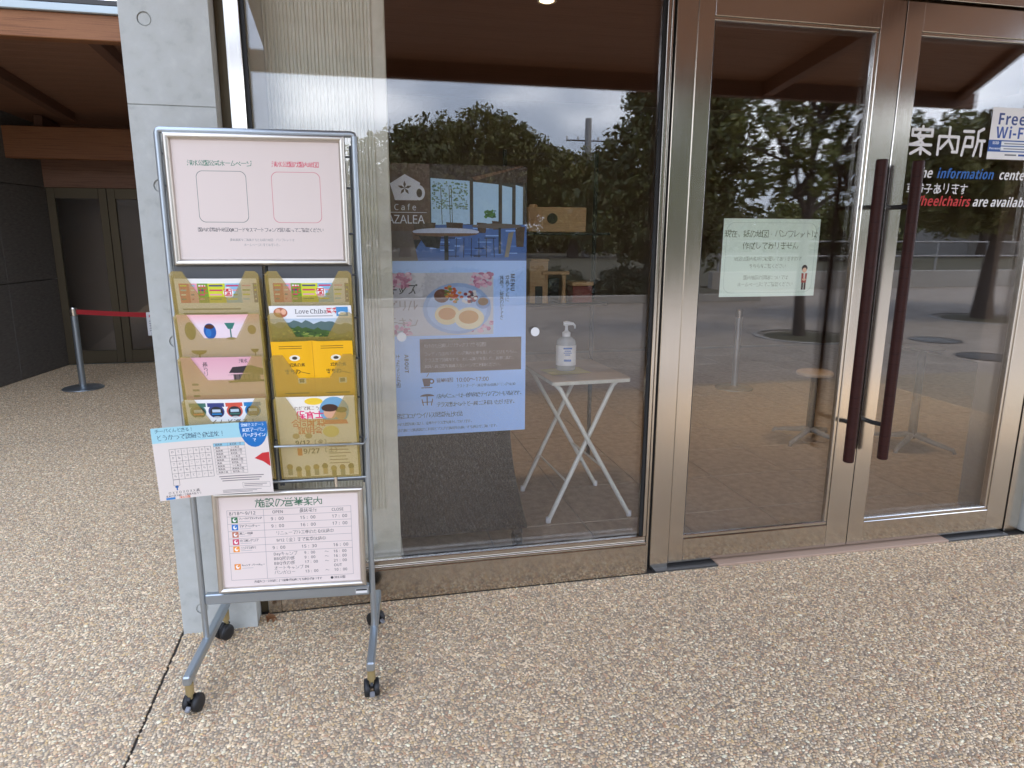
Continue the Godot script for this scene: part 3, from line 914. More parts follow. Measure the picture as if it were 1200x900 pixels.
func build_square() -> void:
	# kerb and planted border on the far side of the square
	var kerb := thing("border_kerb", "long grey kerb edging the planted border across the square", "kerb")
	bx(kerb, "kerb_stone", Vector3(-14, -0.03, 10.55), Vector3(8.2, 0.13, 10.7), mats.kerb, 0.01)
	var soil := structure("border_soil")
	bx(soil, "soil", Vector3(-60, -0.03, 10.72), Vector3(8.2, 0.06, 70.0), mats.soil, 0.0)
	bx(soil, "soil", Vector3(8.21, -0.03, 13.62), Vector3(120, 0.05, 70.0), mats.soil, 0.0)
	# big dense trees beyond the border
	make_tree("broad evergreen tree with domed crown beyond the square, next to the utility pole", "tree", Vector3(6.6, 0, 40), 8.0, 1.2, 0.32, [[Vector3(-1.7, 4.9, 0), Vector3(2.9, 2.9, 2.4)], [Vector3(1.2, 5.7, 0), Vector3(3.1, 2.9, 2.4)], [Vector3(3.8, 4.6, 0), Vector3(2.6, 2.7, 2.2)], [Vector3(0.0, 2.6, -1), Vector3(3.6, 2.2, 2.0)]], "leaf_mid", 0.42, 0.13, 0.9, "trees round the square")
	make_tree("round dark evergreen tree beyond the square, left of the domed one", "tree", Vector3(2.6, 0, 38), 7.0, 1.0, 0.3, [[Vector3(-0.6, 4.5, 0), Vector3(2.2, 2.3, 2.0)], [Vector3(0.9, 5.2, 0), Vector3(1.8, 1.9, 1.8)], [Vector3(0.4, 2.4, -0.6), Vector3(2.6, 1.8, 1.8)]], "leaf_dark", 0.42, 0.13, 0.9, "trees round the square")
	make_tree("low rounded tree at the far left end of the planted border", "tree", Vector3(-2.6, 0, 34), 6.0, 0.8, 0.28, [[Vector3(0, 3.2, 0), Vector3(2.4, 1.8, 2.0)], [Vector3(-2.2, 2.6, 0), Vector3(2.2, 1.7, 2.0)], [Vector3(1.4, 2.0, 0), Vector3(2.2, 1.5, 1.8)]], "leaf_light", 0.42, 0.13, 0.9, "trees round the square")
	make_tree("tree with open crown filling the gap behind the utility pole", "tree", Vector3(12.0, 0, 36), 6.5, 1.5, 0.28, [[Vector3(0, 3.6, 0), Vector3(2.4, 2.0, 2.2)], [Vector3(2.4, 3.2, 0), Vector3(2.2, 2.0, 2.0)], [Vector3(1.0, 1.9, -0.8), Vector3(3.0, 1.6, 1.8)]], "leaf_mid", 0.42, 0.13, 0.8, "trees round the square")
	# a far-off wood closes the view
	var belt := []
	for i in 1500:
		var bxx := rng.randf_range(-34, 70)
		belt.append(Vector3(bxx, pow(rng.randf(), 0.8) * (2.6 + 1.1 * sin(bxx * 0.31) + 0.6 * sin(bxx * 0.83)), 47 + rng.randf_range(-1.5, 1.5)))
	var wood_belt := put(self, "far_wood", foliage(belt, 0.75, 0.22), mats.leaf_dark)
	wood_belt.set_meta("kind", "stuff")
	wood_belt.set_meta("label", "far-off band of dark woodland closing the view beyond the square")
	wood_belt.set_meta("category", "woodland")
	# the tall conifer-like tree near the kerb
	make_tree("tall dark tree with layered drooping boughs at the kerb", "tree", Vector3(6.65, 0, 11.6), 6.5, 1.0, 0.2, [[Vector3(-0.3, 1.7, 0), Vector3(1.9, 1.0, 1.4)], [Vector3(-0.1, 2.8, 0), Vector3(1.6, 0.95, 1.3)], [Vector3(0.2, 3.8, 0), Vector3(1.35, 0.95, 1.2)], [Vector3(0.4, 4.8, 0), Vector3(1.0, 0.9, 0.9)]], "leaf_dark", 0.26, 0.075, 0.85, "trees round the square")
	make_tree("spreading leafy tree with full crown standing in the open square", "tree", Vector3(10.1, 0, 7.0), 3.3, 1.25, 0.15, [[Vector3(-0.7, 2.3, 0), Vector3(1.4, 0.85, 1.1)], [Vector3(0.9, 2.2, 0), Vector3(1.4, 0.8, 1.2)], [Vector3(0.2, 2.5, 0), Vector3(1.2, 0.6, 1.1)], [Vector3(2.4, 2.5, 0.4), Vector3(1.3, 0.85, 1.2)]], "leaf_mid", 0.24, 0.07, 0.8, "trees round the square")
	make_tree("slender young tree with sparse leaves and bare branches in a round pit", "tree", Vector3(5.85, 0, 5.7), 4.4, 1.55, 0.075, [[Vector3(-0.7, 2.6, 0), Vector3(0.75, 0.55, 0.7)], [Vector3(0.6, 2.7, 0), Vector3(0.8, 0.6, 0.7)], [Vector3(0.0, 3.3, 0), Vector3(0.9, 0.6, 0.8)], [Vector3(0.9, 2.1, 0.1), Vector3(0.55, 0.35, 0.6)], [Vector3(-0.3, 2.0, 0.2), Vector3(0.6, 0.3, 0.6)]], "leaf_light", 0.13, 0.05, 0.2, "trees round the square", 0.45)
	make_tree("loose pale tree in the distance behind the young tree", "tree", Vector3(24, 0, 30), 3.6, 0.6, 0.22, [[Vector3(-1, 1.9, 0), Vector3(2.6, 1.2, 2)], [Vector3(2.2, 1.7, 0), Vector3(2.8, 1.2, 2)]], "leaf_light", 0.42, 0.13, 0.7, "trees round the square")
	make_tree("broad tree far behind the railing", "tree", Vector3(38, 0, 34), 7.5, 1.2, 0.3, [[Vector3(-2, 3.8, 0), Vector3(3.6, 2.4, 2)], [Vector3(3.2, 4.4, 0), Vector3(4.0, 2.6, 2)], [Vector3(8, 3.4, 0), Vector3(3.6, 2.2, 2)]], "leaf_mid", 0.42, 0.13, 0.8, "trees round the square")
	# pits round the trees that stand in the square
	var pits := [[Vector3(5.85, 0, 5.7), 0.62, "round tree pit with pale rim under the slender young tree"], [Vector3(10.1, 0, 7.0), 0.75, "round tree pit with pale rim under the spreading tree"]]
	for p in pits:
		var t := thing("tree_pit", p[2], "tree pit", p[0], 0.0, "tree pits in the square")
		put(t, "rim", lathe_mesh([Vector2(p[1], -0.03), Vector2(p[1] + 0.05, -0.03), Vector2(p[1] + 0.05, -0.012), Vector2(p[1], -0.008)], 40, false), mats.kerb)
		put(t, "soil", lathe_mesh([Vector2(p[1], -0.028), Vector2(p[1] * 0.5, -0.014), Vector2(0, -0.004)], 32), mats.soil)
	var covers := [Vector3(7.35, 0, 5.1), Vector3(6.9, 0, 3.9)]
	for k in 2:
		var mh := thing("manhole_cover", ["dark round cover set in the asphalt nearer the spreading tree", "dark round cover set in the asphalt nearer the doors"][k], "manhole cover", covers[k], 0.0, "round covers in the asphalt")
		put(mh, "lid", lathe_mesh([Vector2(0.28, -0.03), Vector2(0.28, -0.019), Vector2(0.26, -0.017), Vector2(0, -0.017)], 32, false), mats.dark_plate)
		put(mh, "ring", lathe_mesh([Vector2(0.285, -0.03), Vector2(0.31, -0.03), Vector2(0.31, -0.018), Vector2(0.285, -0.016)], 32, false), mats.gutter)
	# clipped shrubs along the border
	for k in 6:
		var x := -3.2 + k * 1.75
		var hd := thing("border_shrub", ["low grey-green shrub at the far left end of the border", "low grey-green shrub second along the border from its left end", "low grey-green shrub under the low rounded tree", "low grey-green shrub between the low tree and the layered tree", "low grey-green shrub left of the layered tree", "low grey-green shrub against the trunk of the layered tree"][k], "shrub", Vector3(x, 0.05, 11.35), 0.0, "shrubs in the planted border")
		var spots := []
		for i in 120:
			var d := Vector3(rng.randfn(), absf(rng.randfn()), rng.randfn()).normalized()
			spots.append(d * Vector3(0.85, 0.42, 0.5) * pow(rng.randf(), 0.3) + Vector3(0, 0.1, 0))
		put(hd, "foliage", foliage(spots, 0.17, 0.05), mats.leaf_hedge)
		put(hd, "stem", tube_mesh([Vector3(0, -0.06, 0), Vector3(0.02, 0.2, 0)], [0.03, 0.02], 7), mats.bark)
	# utility pole with its wires
	var pole := thing("utility_pole", "grey concrete utility pole with cross arm and transformer beyond the trees", "utility pole", Vector3(13.1, 0, 37))
	put(pole, "shaft", lathe_mesh([Vector2(0.24, -0.1), Vector2(0.18, 7.75), Vector2(0, 7.76)], 14, false), mats.pole_concrete)
	put(pole, "cross_arm", tube_mesh([Vector3(-1.3, 6.55, 0), Vector3(1.3, 6.55, 0)], 0.04, 8), mats.wire)
	put(pole, "transformer", lathe_mesh([Vector2(0, 4.9), Vector2(0.26, 4.92), Vector2(0.28, 5.65), Vector2(0.2, 5.72), Vector2(0, 5.72)], 16, false), mats.pole_concrete, Vector3(-0.45, 0, 0))
	for k in [-1.25, -0.6, 0.6, 1.25]:
		put(pole, "insulator", lathe_mesh([Vector2(0.03, 6.55), Vector2(0.07, 6.66), Vector2(0.03, 6.78), Vector2(0, 6.78)], 8), mats.white_plastic, Vector3(k, 0, 0))
	for k in 3:
		var wp := []
		for i in 17:
			var f := i / 16.0
			wp.append(Vector3(lerpf(-46, 60, f) + 0.0, 6.0 - (1.0 - pow(absf(f * 2.0 - 0.868), 0.8)) * 0.25 - 0.3 * k, 37.0 + k * 0.35 + (f - 0.45) * 6.0))
		put(self, "power_cable", tube_mesh(wp, 0.018, 5), mats.wire)
		tag(get_child(get_child_count() - 1), ["topmost overhead cable passing the utility pole", "middle overhead cable passing the utility pole", "lowest overhead cable passing the utility pole"][k], "cable", "overhead cables")
	# low wall and railing at the right end of the square
	var lw := thing("low_wall", "low pale concrete wall under the railing at the end of the square", "wall")
	bx(lw, "wall_body", Vector3(8.6, -0.03, 13.4), Vector3(60, 0.42, 13.6), mats.kerb, 0.01)
	var rl := thing("railing", "grey pipe railing standing on the low wall", "railing", Vector3(8.6, 0.42, 13.5))
	for i in 26:
		put(rl, "post", tube_mesh([Vector3(i * 1.6 + 0.2, 0, 0), Vector3(i * 1.6 + 0.2, 0.75, 0)], 0.022, 7), mats.pole_concrete)
	for y in [0.38, 0.75]:
		put(rl, "rail", tube_mesh([Vector3(0, y, 0), Vector3(42, y, 0)], 0.022, 7), mats.pole_concrete)
	var house := thing("far_building", "pale low building with dark windows behind the railing", "building", Vector3(44, 0, 36))
	bx(house, "wall", Vector3(-5, -0.03, 0), Vector3(9, 2.7, 5), mats.kerb, 0.02)
	bx(house, "roof", Vector3(-5.4, 2.701, -0.5), Vector3(9.4, 3.0, 5.4), mats.gutter, 0.03)
	for i in 5:
		var wn := bx(house, "window", Vector3(-4.2 + i * 2.6, 0.9, -0.05), Vector3(-2.6 + i * 2.6, 2.1, -0.001), mats.steel, 0.01)
		put(wn, "pane", box_mesh(Vector3(1.4, 1.0, 0.02), 0.0), mats.gasket, Vector3(0, 0, -0.03))

# ---------------------------------------------------------------- brochure stand
var SX := Transform3D(Basis(Vector3.UP, deg_to_rad(-4.5)), Vector3(-0.2405, 0, 0.338))

func on_stand(called: String, label: String, category: String, local: Transform3D, group := "") -> Node3D:
	var t := thing(called, label, category, Vector3.ZERO, 0.0, group)
	t.transform = SX * local
	return t

func caster(parent: Node3D, x: float, z: float, turn: float) -> void:
	var c := put(parent, "caster", lathe_mesh([Vector2(0.0, 0.046), Vector2(0.007, 0.046), Vector2(0.007, 0.06), Vector2(0.0115, 0.061), Vector2(0.0115, 0.094), Vector2(0, 0.094)], 14, false), mats.caster_stem, Vector3(x, 0, z), Vector3(0, turn, 0))
	for s in [-1, 1]:
		put(c, "wheel", lathe_mesh([Vector2(0, 0.0), Vector2(0.02, 0.0), Vector2(0.0255, 0.003), Vector2(0.0255, 0.013), Vector2(0.023, 0.0165), Vector2(0.012, 0.0175), Vector2(0, 0.0175)], 24), mats.rubber, Vector3(s * 0.0045, 0.0255, -0.012), Vector3(0, 0, -s * PI / 2))
	put(c, "hood", slab_mesh(PackedVector2Array([Vector2(-0.03, 0.022), Vector2(-0.028, 0.042), Vector2(-0.012, 0.053), Vector2(0.008, 0.053), Vector2(0.013, 0.046), Vector2(0.002, 0.03)]), 0.008), mats.rubber, Vector3.ZERO, Vector3(0, -PI / 2, 0))
	put(c, "brake", box_mesh(Vector3(0.014, 0.008, 0.016), 0.002), mats.caster_grey, Vector3(0, 0.022, 0.017), Vector3(0.5, 0, 0))

func board_frame(t: Node3D, w: float, h: float, b: float) -> void:
	# four mitred aluminium bars with a rounded face around the sheet; origin at the lower edge's middle
	for k in 4:
		var len := w if k % 2 == 0 else h
		var st := SurfaceTool.new()
		st.begin(Mesh.PRIMITIVE_TRIANGLES)
		st.set_smooth_group(0)
		var prof := [[0.0, 0.0], [0.0, 0.008], [b * 0.2, 0.0125], [b * 0.5, 0.014], [b * 0.8, 0.0115], [b, 0.006], [b, 0.0]]
		for i in prof.size() - 1:
			var p0: Array = prof[i]
			var p1: Array = prof[i + 1]
			var q := [Vector3(-len / 2 + p0[0], p0[0], p0[1]), Vector3(len / 2 - p0[0], p0[0], p0[1]), Vector3(len / 2 - p1[0], p1[0], p1[1]), Vector3(-len / 2 + p1[0], p1[0], p1[1])]
			quad(st, q, Vector3(0, -(p1[1] - p0[1]), p1[0] - p0[0]).rotated(Vector3.RIGHT, 0.0) * Vector3(1, 1, 1) if absf(p1[0] - p0[0]) > 0.0001 else Vector3(0, -1 if p0[0] < b / 2 else 1, 0))
		st.generate_normals()
		var o := put(t, "frame_bar", st.commit(), mats.alu_frame)
		o.rotation.z = k * PI / 2
		var mid := Vector3(0, h / 2, 0)
		var off: float = h / 2 if k % 2 == 0 else w / 2
		o.position = mid + Vector3(sin(k * PI / 2), -cos(k * PI / 2), 0) * off
	put(t, "backing", box_mesh(Vector3(w - 0.004, h - 0.004, 0.004), 0.0), mats.back_panel, Vector3(0, h / 2, -0.003))

func build_stand() -> void:
	var t := thing("brochure_stand", "silver tubular brochure stand on black casters before the concrete column", "brochure stand", SX.origin, deg_to_rad(-4.5))
	var hw := 0.2455
	var corner := []
	corner.append(Vector3(-hw, 0.12, 0))
	corner.append(Vector3(-hw, 1.55, 0))
	corner.append(Vector3(-hw + 0.002, 1.555, 0))
	corner.append(Vector3(-hw + 0.007, 1.557, 0))
	corner.append(Vector3(hw - 0.007, 1.557, 0))
	corner.append(Vector3(hw - 0.002, 1.555, 0))
	corner.append(Vector3(hw, 1.55, 0))
	corner.append(Vector3(hw, 0.12, 0))
	put(t, "outer_frame", tube_mesh(corner, 0.0085, 14), mats.stand_tube)
	for s in [-1, 1]:
		bx(t, "foot", Vector3(s * hw - 0.011, 0.095, -0.222), Vector3(s * hw + 0.011, 0.123, 0.196), mats.stand_tube, 0.004)
		caster(t, s * hw, 0.176, -0.25 if s < 0 else 0.12)
		caster(t, s * hw, -0.2, 2.6 if s < 0 else 0.9)
	bx(t, "cross_beam", Vector3(-hw + 0.009, 0.232, -0.011), Vector3(hw - 0.009, 0.264, 0.011), mats.stand_tube, 0.003)
	var stick := put(t, "maker_plate", box_mesh(Vector3(0.034, 0.014, 0.0006), 0.0), mats.paper, Vector3(hw - 0.032, 0.247, 0.0116))
	put(stick, "print_band", box_mesh(Vector3(0.032, 0.005, 0.0006), 0.0), mats.rubber, Vector3(0, 0.004, 0.0005))
	# wire rack
	for x in [-0.236, -0.003, 0.004, 0.234]:
		put(t, "rack_rod", tube_mesh([Vector3(x, 0.585, -0.012), Vector3(x, 1.53, -0.012)], 0.0035, 8), mats.stand_wire)
	for y in [0.597, 0.725, 0.845, 0.958, 1.072, 1.19, 1.30, 1.42, 1.50]:
		put(t, "rack_rung", tube_mesh([Vector3(-hw, y, -0.004), Vector3(hw, y, -0.004)], 0.003, 8), mats.stand_wire)
	put(t, "front_wire", tube_mesh([Vector3(-0.0, 0.724, 0.058), Vector3(hw - 0.004, 0.724, 0.058), Vector3(hw, 0.724, 0.0)], 0.0035, 8), mats.stand_tube)
	put(t, "hanging_wire", tube_mesh([Vector3(-hw, 0.600, 0.004), Vector3(hw, 0.606, 0.004)], 0.0035, 8), mats.stand_tube)
	for x in [-0.12, 0.155]:
		put(t, "hanging_clip", tube_mesh([Vector3(x, 0.612, 0.009), Vector3(x, 0.582, 0.011)], 0.005, 8), mats.steel)
	# pockets of amber plastic, each leaning forward over the next
	var tops := [1.208, 1.098, 0.984, 0.868]
	var lean := atan(0.045 / 0.25)
	for col in 2:
		var cx: float = [-0.1215, 0.116][col]
		for row in 4:
			var pk := Node3D.new()
			pk.name = "pocket"
			t.add_child(pk, true)
			var ph := 0.255
			pk.position = Vector3(cx, tops[row] - ph, 0.012)
			var w := 0.222
			var out := PackedVector2Array([Vector2(-w / 2, 0), Vector2(w / 2, 0), Vector2(w / 2, ph - 0.008), Vector2(w / 2 - 0.008, ph), Vector2(w / 2 - 0.032, ph), Vector2(w / 2 - 0.07, ph - 0.068), Vector2(-w / 2 + 0.07, ph - 0.068), Vector2(-w / 2 + 0.032, ph), Vector2(-w / 2 + 0.008, ph), Vector2(-w / 2, ph - 0.008)])
			put(pk, "front", slab_mesh(out, 0.0016), mats.amber, Vector3(0, 0, 0.0), Vector3(lean, 0, 0))
			put(pk, "back_plate", box_mesh(Vector3(w, ph + 0.012, 0.002), 0.0), mats.back_panel, Vector3(0, ph / 2 + 0.004, -0.006))
			for s in [-1, 1]:
				put(pk, "side", slab_mesh(PackedVector2Array([Vector2(0, 0), Vector2(0.006, 0), Vector2(0.049, ph - 0.012), Vector2(0.004, ph - 0.03)]), 0.0016), mats.amber, Vector3(s * (w / 2 - 0.0012), 0, -0.004), Vector3(0, -PI / 2, 0))
	# leaflets: [column, row, label, picture, width, height above the pocket's top edge, curl]
	var leaves := [
		[0, 0, "white leaflet with small coloured panels in the left top pocket", art_panels(1), 0.205, -0.02, 0.004],
		[1, 0, "white leaflet with small coloured panels in the right top pocket", art_panels(2), 0.205, -0.02, 0.004],
		[0, 1, "pale pink leaflet printed with a blue pot and a green goblet", art_pots(), 0.208, -0.004, 0.003],
		[0, 2, "pink leaflet printed with a dark temple roof", art_temple(), 0.208, -0.004, 0.003],
		[0, 3, "white leaflet with round train pictures", art_trains(), 0.208, -0.003, 0.005],
		[1, 1, "travel leaflet with a photograph of green hills", art_hills(), 0.214, 0.018, 0.003],
		[1, 3, "recruitment flyer with pink heading and red dates", art_flyer(), 0.21, -0.002, 0.004],
	]
	for lf in leaves:
		var ph := 0.255
		var h: float = ph + lf[5] - 0.004
		var cx: float = [-0.1215, 0.116][lf[0]]
		var tf := Transform3D(Basis(Vector3.RIGHT, lean * 0.93), Vector3(cx, tops[lf[1]] - ph + 0.004, 0.0105))
		var o := on_stand("leaflet", lf[2], "leaflet", tf, "leaflets in the stand's pockets")
		var curl: float = lf[6]
		for k in 3:   # a few copies behind one another
			put(o, "sheet", sheet_mesh(lf[4], h - k * 0.0015, func(u: float, v: float) -> float: return curl * v * v * (0.5 - absf(u - 0.5)) * 1.2 - 0.0012 * k, 6, 8), printed(lf[3], 0.4) if k == 0 else mats.paper, Vector3(rng.randf_range(-0.001, 0.001), 0, 0))
	# the yellow folder opened over its pocket
	var yt := Transform3D(Basis(Vector3.RIGHT, lean * 0.93), Vector3(0.116, tops[2] - 0.255 + 0.004, 0.0105))
	var yo := on_stand("yellow_folder", "bright yellow folder opened flat in the right third pocket", "folder", yt)
	var ym := printed(art_yellow(), 0.4)
	put(yo, "cover", sheet_mesh(0.214, 0.288, func(u: float, v: float) -> float: return 0.001 * v - 0.006 * v * exp(-pow((u - 0.5) * 20.0, 2.0)) + 0.0012 * sin(u * 12.6) * v, 24, 12), ym)
	put(yo, "inner_sheet", sheet_mesh(0.20, 0.276, func(u: float, v: float) -> float: return -0.003 - 0.006 * v * exp(-pow((u - 0.5) * 20.0, 2.0)), 24, 12), mats.paper)
	# the flyer that hangs out on the left
	var fo := on_stand("puzzle_flyer", "pale landscape flyer with blue banner and number grid, sticking out beside the column", "flyer", Transform3D(Basis(Vector3.BACK, deg_to_rad(1.5)) * Basis(Vector3.RIGHT, 0.04), Vector3(-0.156, 0.592, 0.064)))
	put(fo, "sheet", sheet_mesh(0.295, 0.205, func(u: float, v: float) -> float: return 0.014 * pow(absf(u - 0.55) * 2.0, 2.0) * (1.0 - 0.4 * v) - 0.008 * u, 16, 10), printed(art_puzzle(), 0.35))
	# framed notices
	var up := on_stand("notice_frame", "framed white notice with two empty rounded squares at the top of the brochure stand", "framed notice", Transform3D(Basis(), Vector3(-0.004, 1.216, 0.006)), "framed notices on the stand")
	board_frame(up, 0.452, 0.335, 0.0165)
	put(up, "notice_sheet", sheet_mesh(0.42, 0.303, func(u: float, v: float) -> float: return 0.0006 * sin(u * 11.0 + v * 4.0), 20, 6), printed(art_notice_a(), 0.55), Vector3(0, 0.016, 0.0025))
	var lo := on_stand("notice_frame", "framed timetable of opening hours hanging under the pockets of the brochure stand", "framed notice", Transform3D(Basis(Vector3.BACK, deg_to_rad(-0.3)) * Basis(Vector3.RIGHT, -0.03), Vector3(0.0185, 0.272, 0.016)), "framed notices on the stand")
	board_frame(lo, 0.422, 0.308, 0.0165)
	put(lo, "notice_sheet", sheet_mesh(0.39, 0.276, flat, 2, 2), printed(art_hours(), 0.55), Vector3(0, 0.016, 0.0025))

# ---------------------------------------------------------------- artwork on the stand
const INK := Color(0.16, 0.16, 0.18)

func art_notice_a() -> Image:
	var w := 1120
	var im := canvas(w, 808, Color(0.87, 0.81, 0.78))
	var green := Color(0.10, 0.42, 0.30)
	var red := Color(0.80, 0.16, 0.28)
	centre(im, "清水公園公式ホームページ", 312, 136, 36, green, 0.075, 0.98)
	centre(im, "清水公園の園内地図", 818, 136, 36, red, 0.075, 0.98)
	round_frame(im, 150, 205, 330, 345, 45, 2.5, Color(0.36, 0.40, 0.38))
	round_frame(im, 650, 205, 330, 345, 45, 2.5, Color(0.80, 0.42, 0.46))
	centre(im, "園内の詳細や地図QRコードをスマートフォンで読み取ってご確認ください", 562, 588, 27, INK, 0.07, 0.95)
	centre(im, "最新情報をご提供するため紙の地図・パンフレットは", 562, 662, 18, Color(0.4, 0.4, 0.42), 0.05, 1.02)
	centre(im, "ホームページにまとめました。", 562, 696, 18, Color(0.4, 0.4, 0.42), 0.07, 1.02)
	return im

func art_hours() -> Image:
	var w := 1120
	var im := canvas(w, 793, Color(0.875, 0.815, 0.785))
	var line := Color(0.42, 0.40, 0.44)
	centre(im, "施設の営業案内", 560, 28, 74, Color(0.08, 0.36, 0.22), 0.085, 1.04)
	frame2(im, 60, 118, 1000, 616, 2, line)
	for y in [172, 236, 300, 364, 428, 492]:
		box2(im, 60, y, 1000, 2, line)
	box2(im, 350, 118, 2, 616, line)
	write(im, "8/18〜9/12", 76, 126, 38, INK, 0.07, 1.12, false)
	write(im, "OPEN", 420, 128, 34, INK, 0.08, 1.0, false)
	write(im, "最終受付", 640, 126, 34, INK, 0.055)
	write(im, "CLOSE", 900, 128, 34, INK, 0.08, 1.0, false)
	var rows := [["フィールドアスレチック", Color(0.10, 0.40, 0.22)], ["アクアベンチャー", Color(0.10, 0.42, 0.72)], ["ポニー牧場", Color(0.72, 0.42, 0.30)], ["花ファンタジア", Color(0.78, 0.25, 0.38)], ["ニジマス釣り", Color(0.93, 0.58, 0.16)], ["キャンプ・バーベキュー", Color(0.90, 0.56, 0.20)]]
	var times := [["9：00", "15：00", "17：00"], ["9：00", "16：00", "17：00"], [], [], ["9：00", "15：30", "16：00"]]
	for k in 6:
		var y: float = 178 + k * 64 if k < 5 else 590.0
		box2(im, 92, y, 50, 50, rows[k][1])
		ell(im, 117, y + 25, 15, 17, Color(0.95, 0.93, 0.92, 1.0))
		ell(im, 122, y + 20, 8, 9, rows[k][1])
		write(im, rows[k][0], 150, y + 6, 21 if k > 0 and k < 5 else 17, INK, 0.09, 1.0)
		box2(im, 152, y + 38, 90, 3, Color(0.6, 0.6, 0.62))
		if k < 5 and times[k].size():
			for j in 3:
				write(im, times[k][j], [405, 640, 900][j], y + 8, 36, INK, 0.07, 1.12, false)
	write(im, "リニューアル工事のため休場中", 440, 316, 33, INK, 0.06, 1.02)
	write(im, "9/12（金）まで夏季休場中", 440, 380, 33, INK, 0.06, 1.02, false)
	var camp := [["Dayキャンプ", "9：00", "〜", "16：00"], ["BBQ昼の部", "9：00", "〜", "16：00"], ["BBQ夜の部", "17：00", "〜", "21：00"], ["オートキャンプ", "IN", "", "OUT"], ["バンガロー", "13：00", "〜", "10：00"]]
	for k in 5:
		var y := 502.0 + k * 42
		for j in 4:
			write(im, camp[k][j], [410, 660, 830, 900][j], y, 32, INK, 0.07, 1.08, false)
	centre(im, "天候やコース状態により営業が休場になる場合があります", 520, 746, 21, INK, 0.085, 1.02)
	ell(im, 880, 757, 12, 12, Color(0.2, 0.2, 0.22))
	write(im, "清水公園", 898, 745, 22, INK, 0.09)
	return im

func art_panels(kind: int) -> Image:
	var im := canvas(420, 460, Color(0.93, 0.93, 0.92))
	var cols := [Color(0.80, 0.22, 0.42), Color(0.90, 0.62, 0.70), Color(0.45, 0.62, 0.18), Color(0.82, 0.85, 0.20), Color(0.55, 0.75, 0.88), Color(0.90, 0.90, 0.92), Color(0.25, 0.25, 0.50)]
	var x := 20.0
	var ws := [60, 50, 62, 96, 90, 70, 40]
	for k in 7:
		box2(im, x, 26, ws[k] - 6, 104, cols[(k + kind * 0) % 7])
		for j in 4:
			box2(im, x + 6, 34 + j * 24, maxf(8, ws[k] - 26 - j * 4), 8, cols[(k + 3 + j) % 7])
		x += ws[k] - 8
	write(im, "花", 120, 36, 44, Color(0.85, 0.15, 0.25), 0.1)
	ell(im, 270, 76, 26, 30, Color(0.95, 0.95, 0.95))
	write(im, "園", 250, 56, 38, Color(0.8, 0.1, 0.15), 0.1)
	for j in 8:
		box2(im, 24, 160 + j * 24, 300 + (j * 37) % 70, 8, Color(0.5, 0.5, 0.48))
	return im

func art_pots() -> Image:
	var im := canvas(420, 500, Color(0.93, 0.86, 0.90))
	for y in 60:   # a printed wash from pink to white
		box2(im, 0, y, 420, 1, Color(0.95, 0.72, 0.74).lerp(Color(0.93, 0.86, 0.90), y / 60.0))
	ell(im, 160, 92, 32, 44, Color(0.10, 0.36, 0.66))
	ell(im, 152, 100, 14, 24, Color(0.16, 0.46, 0.76))
	ell(im, 160, 66, 24, 13, Color(0.30, 0.14, 0.10))
	poly(im, [Vector2(238, 46), Vector2(292, 46), Vector2(276, 80), Vector2(254, 80)], Color(0.20, 0.48, 0.44))
	stroke2(im, Vector2(265, 78), Vector2(265, 128), 7, Color(0.22, 0.45, 0.42))
	ell(im, 265, 134, 24, 7, Color(0.55, 0.50, 0.40))
	ell(im, 60, 90, 28, 50, Color(0.42, 0.40, 0.30))
	ell(im, 90, 200, 40, 24, Color(0.45, 0.36, 0.20), 0, 180)
	stroke2(im, Vector2(90, 220), Vector2(90, 244), 8, Color(0.45, 0.36, 0.20))
	ell(im, 376, 86, 22, 26, Color(0.55, 0.42, 0.30))
	ell(im, 380, 196, 20, 20, Color(0.45, 0.36, 0.20), 0, 180)
	stroke2(im, Vector2(380, 210), Vector2(380, 246), 5, Color(0.45, 0.36, 0.20))
	return im

func art_temple() -> Image:
	var im := canvas(420, 500, Color(0.90, 0.70, 0.74))
	for y in 220:
		box2(im, 0, y, 420, 1, Color(0.88, 0.66, 0.72).lerp(Color(0.94, 0.82, 0.82), y / 220.0))
	var ink := Color(0.20, 0.18, 0.20)
	poly(im, [Vector2(240, 92), Vector2(262, 58), Vector2(360, 50), Vector2(420, 70), Vector2(420, 96)], ink)
	poly(im, [Vector2(225, 104), Vector2(420, 92), Vector2(420, 106)], Color(0.3, 0.27, 0.28))
	box2(im, 262, 100, 140, 34, Color(0.42, 0.36, 0.36))
	for k in 6:
		box2(im, 268 + k * 24, 100, 5, 36, ink)
	poly(im, [Vector2(230, 140), Vector2(330, 130), Vector2(420, 134), Vector2(420, 146), Vector2(235, 148)], ink)
	write(im, "ぶらり", 110, 26, 26, ink, 0.09, 1.05, true, false, true)
	write(im, "清水", 300, 12, 22, ink, 0.09)
	for k in 5:
		box2(im, 40, 150 + k * 34, 34, 12, Color(0.45, 0.40, 0.38))
	return im

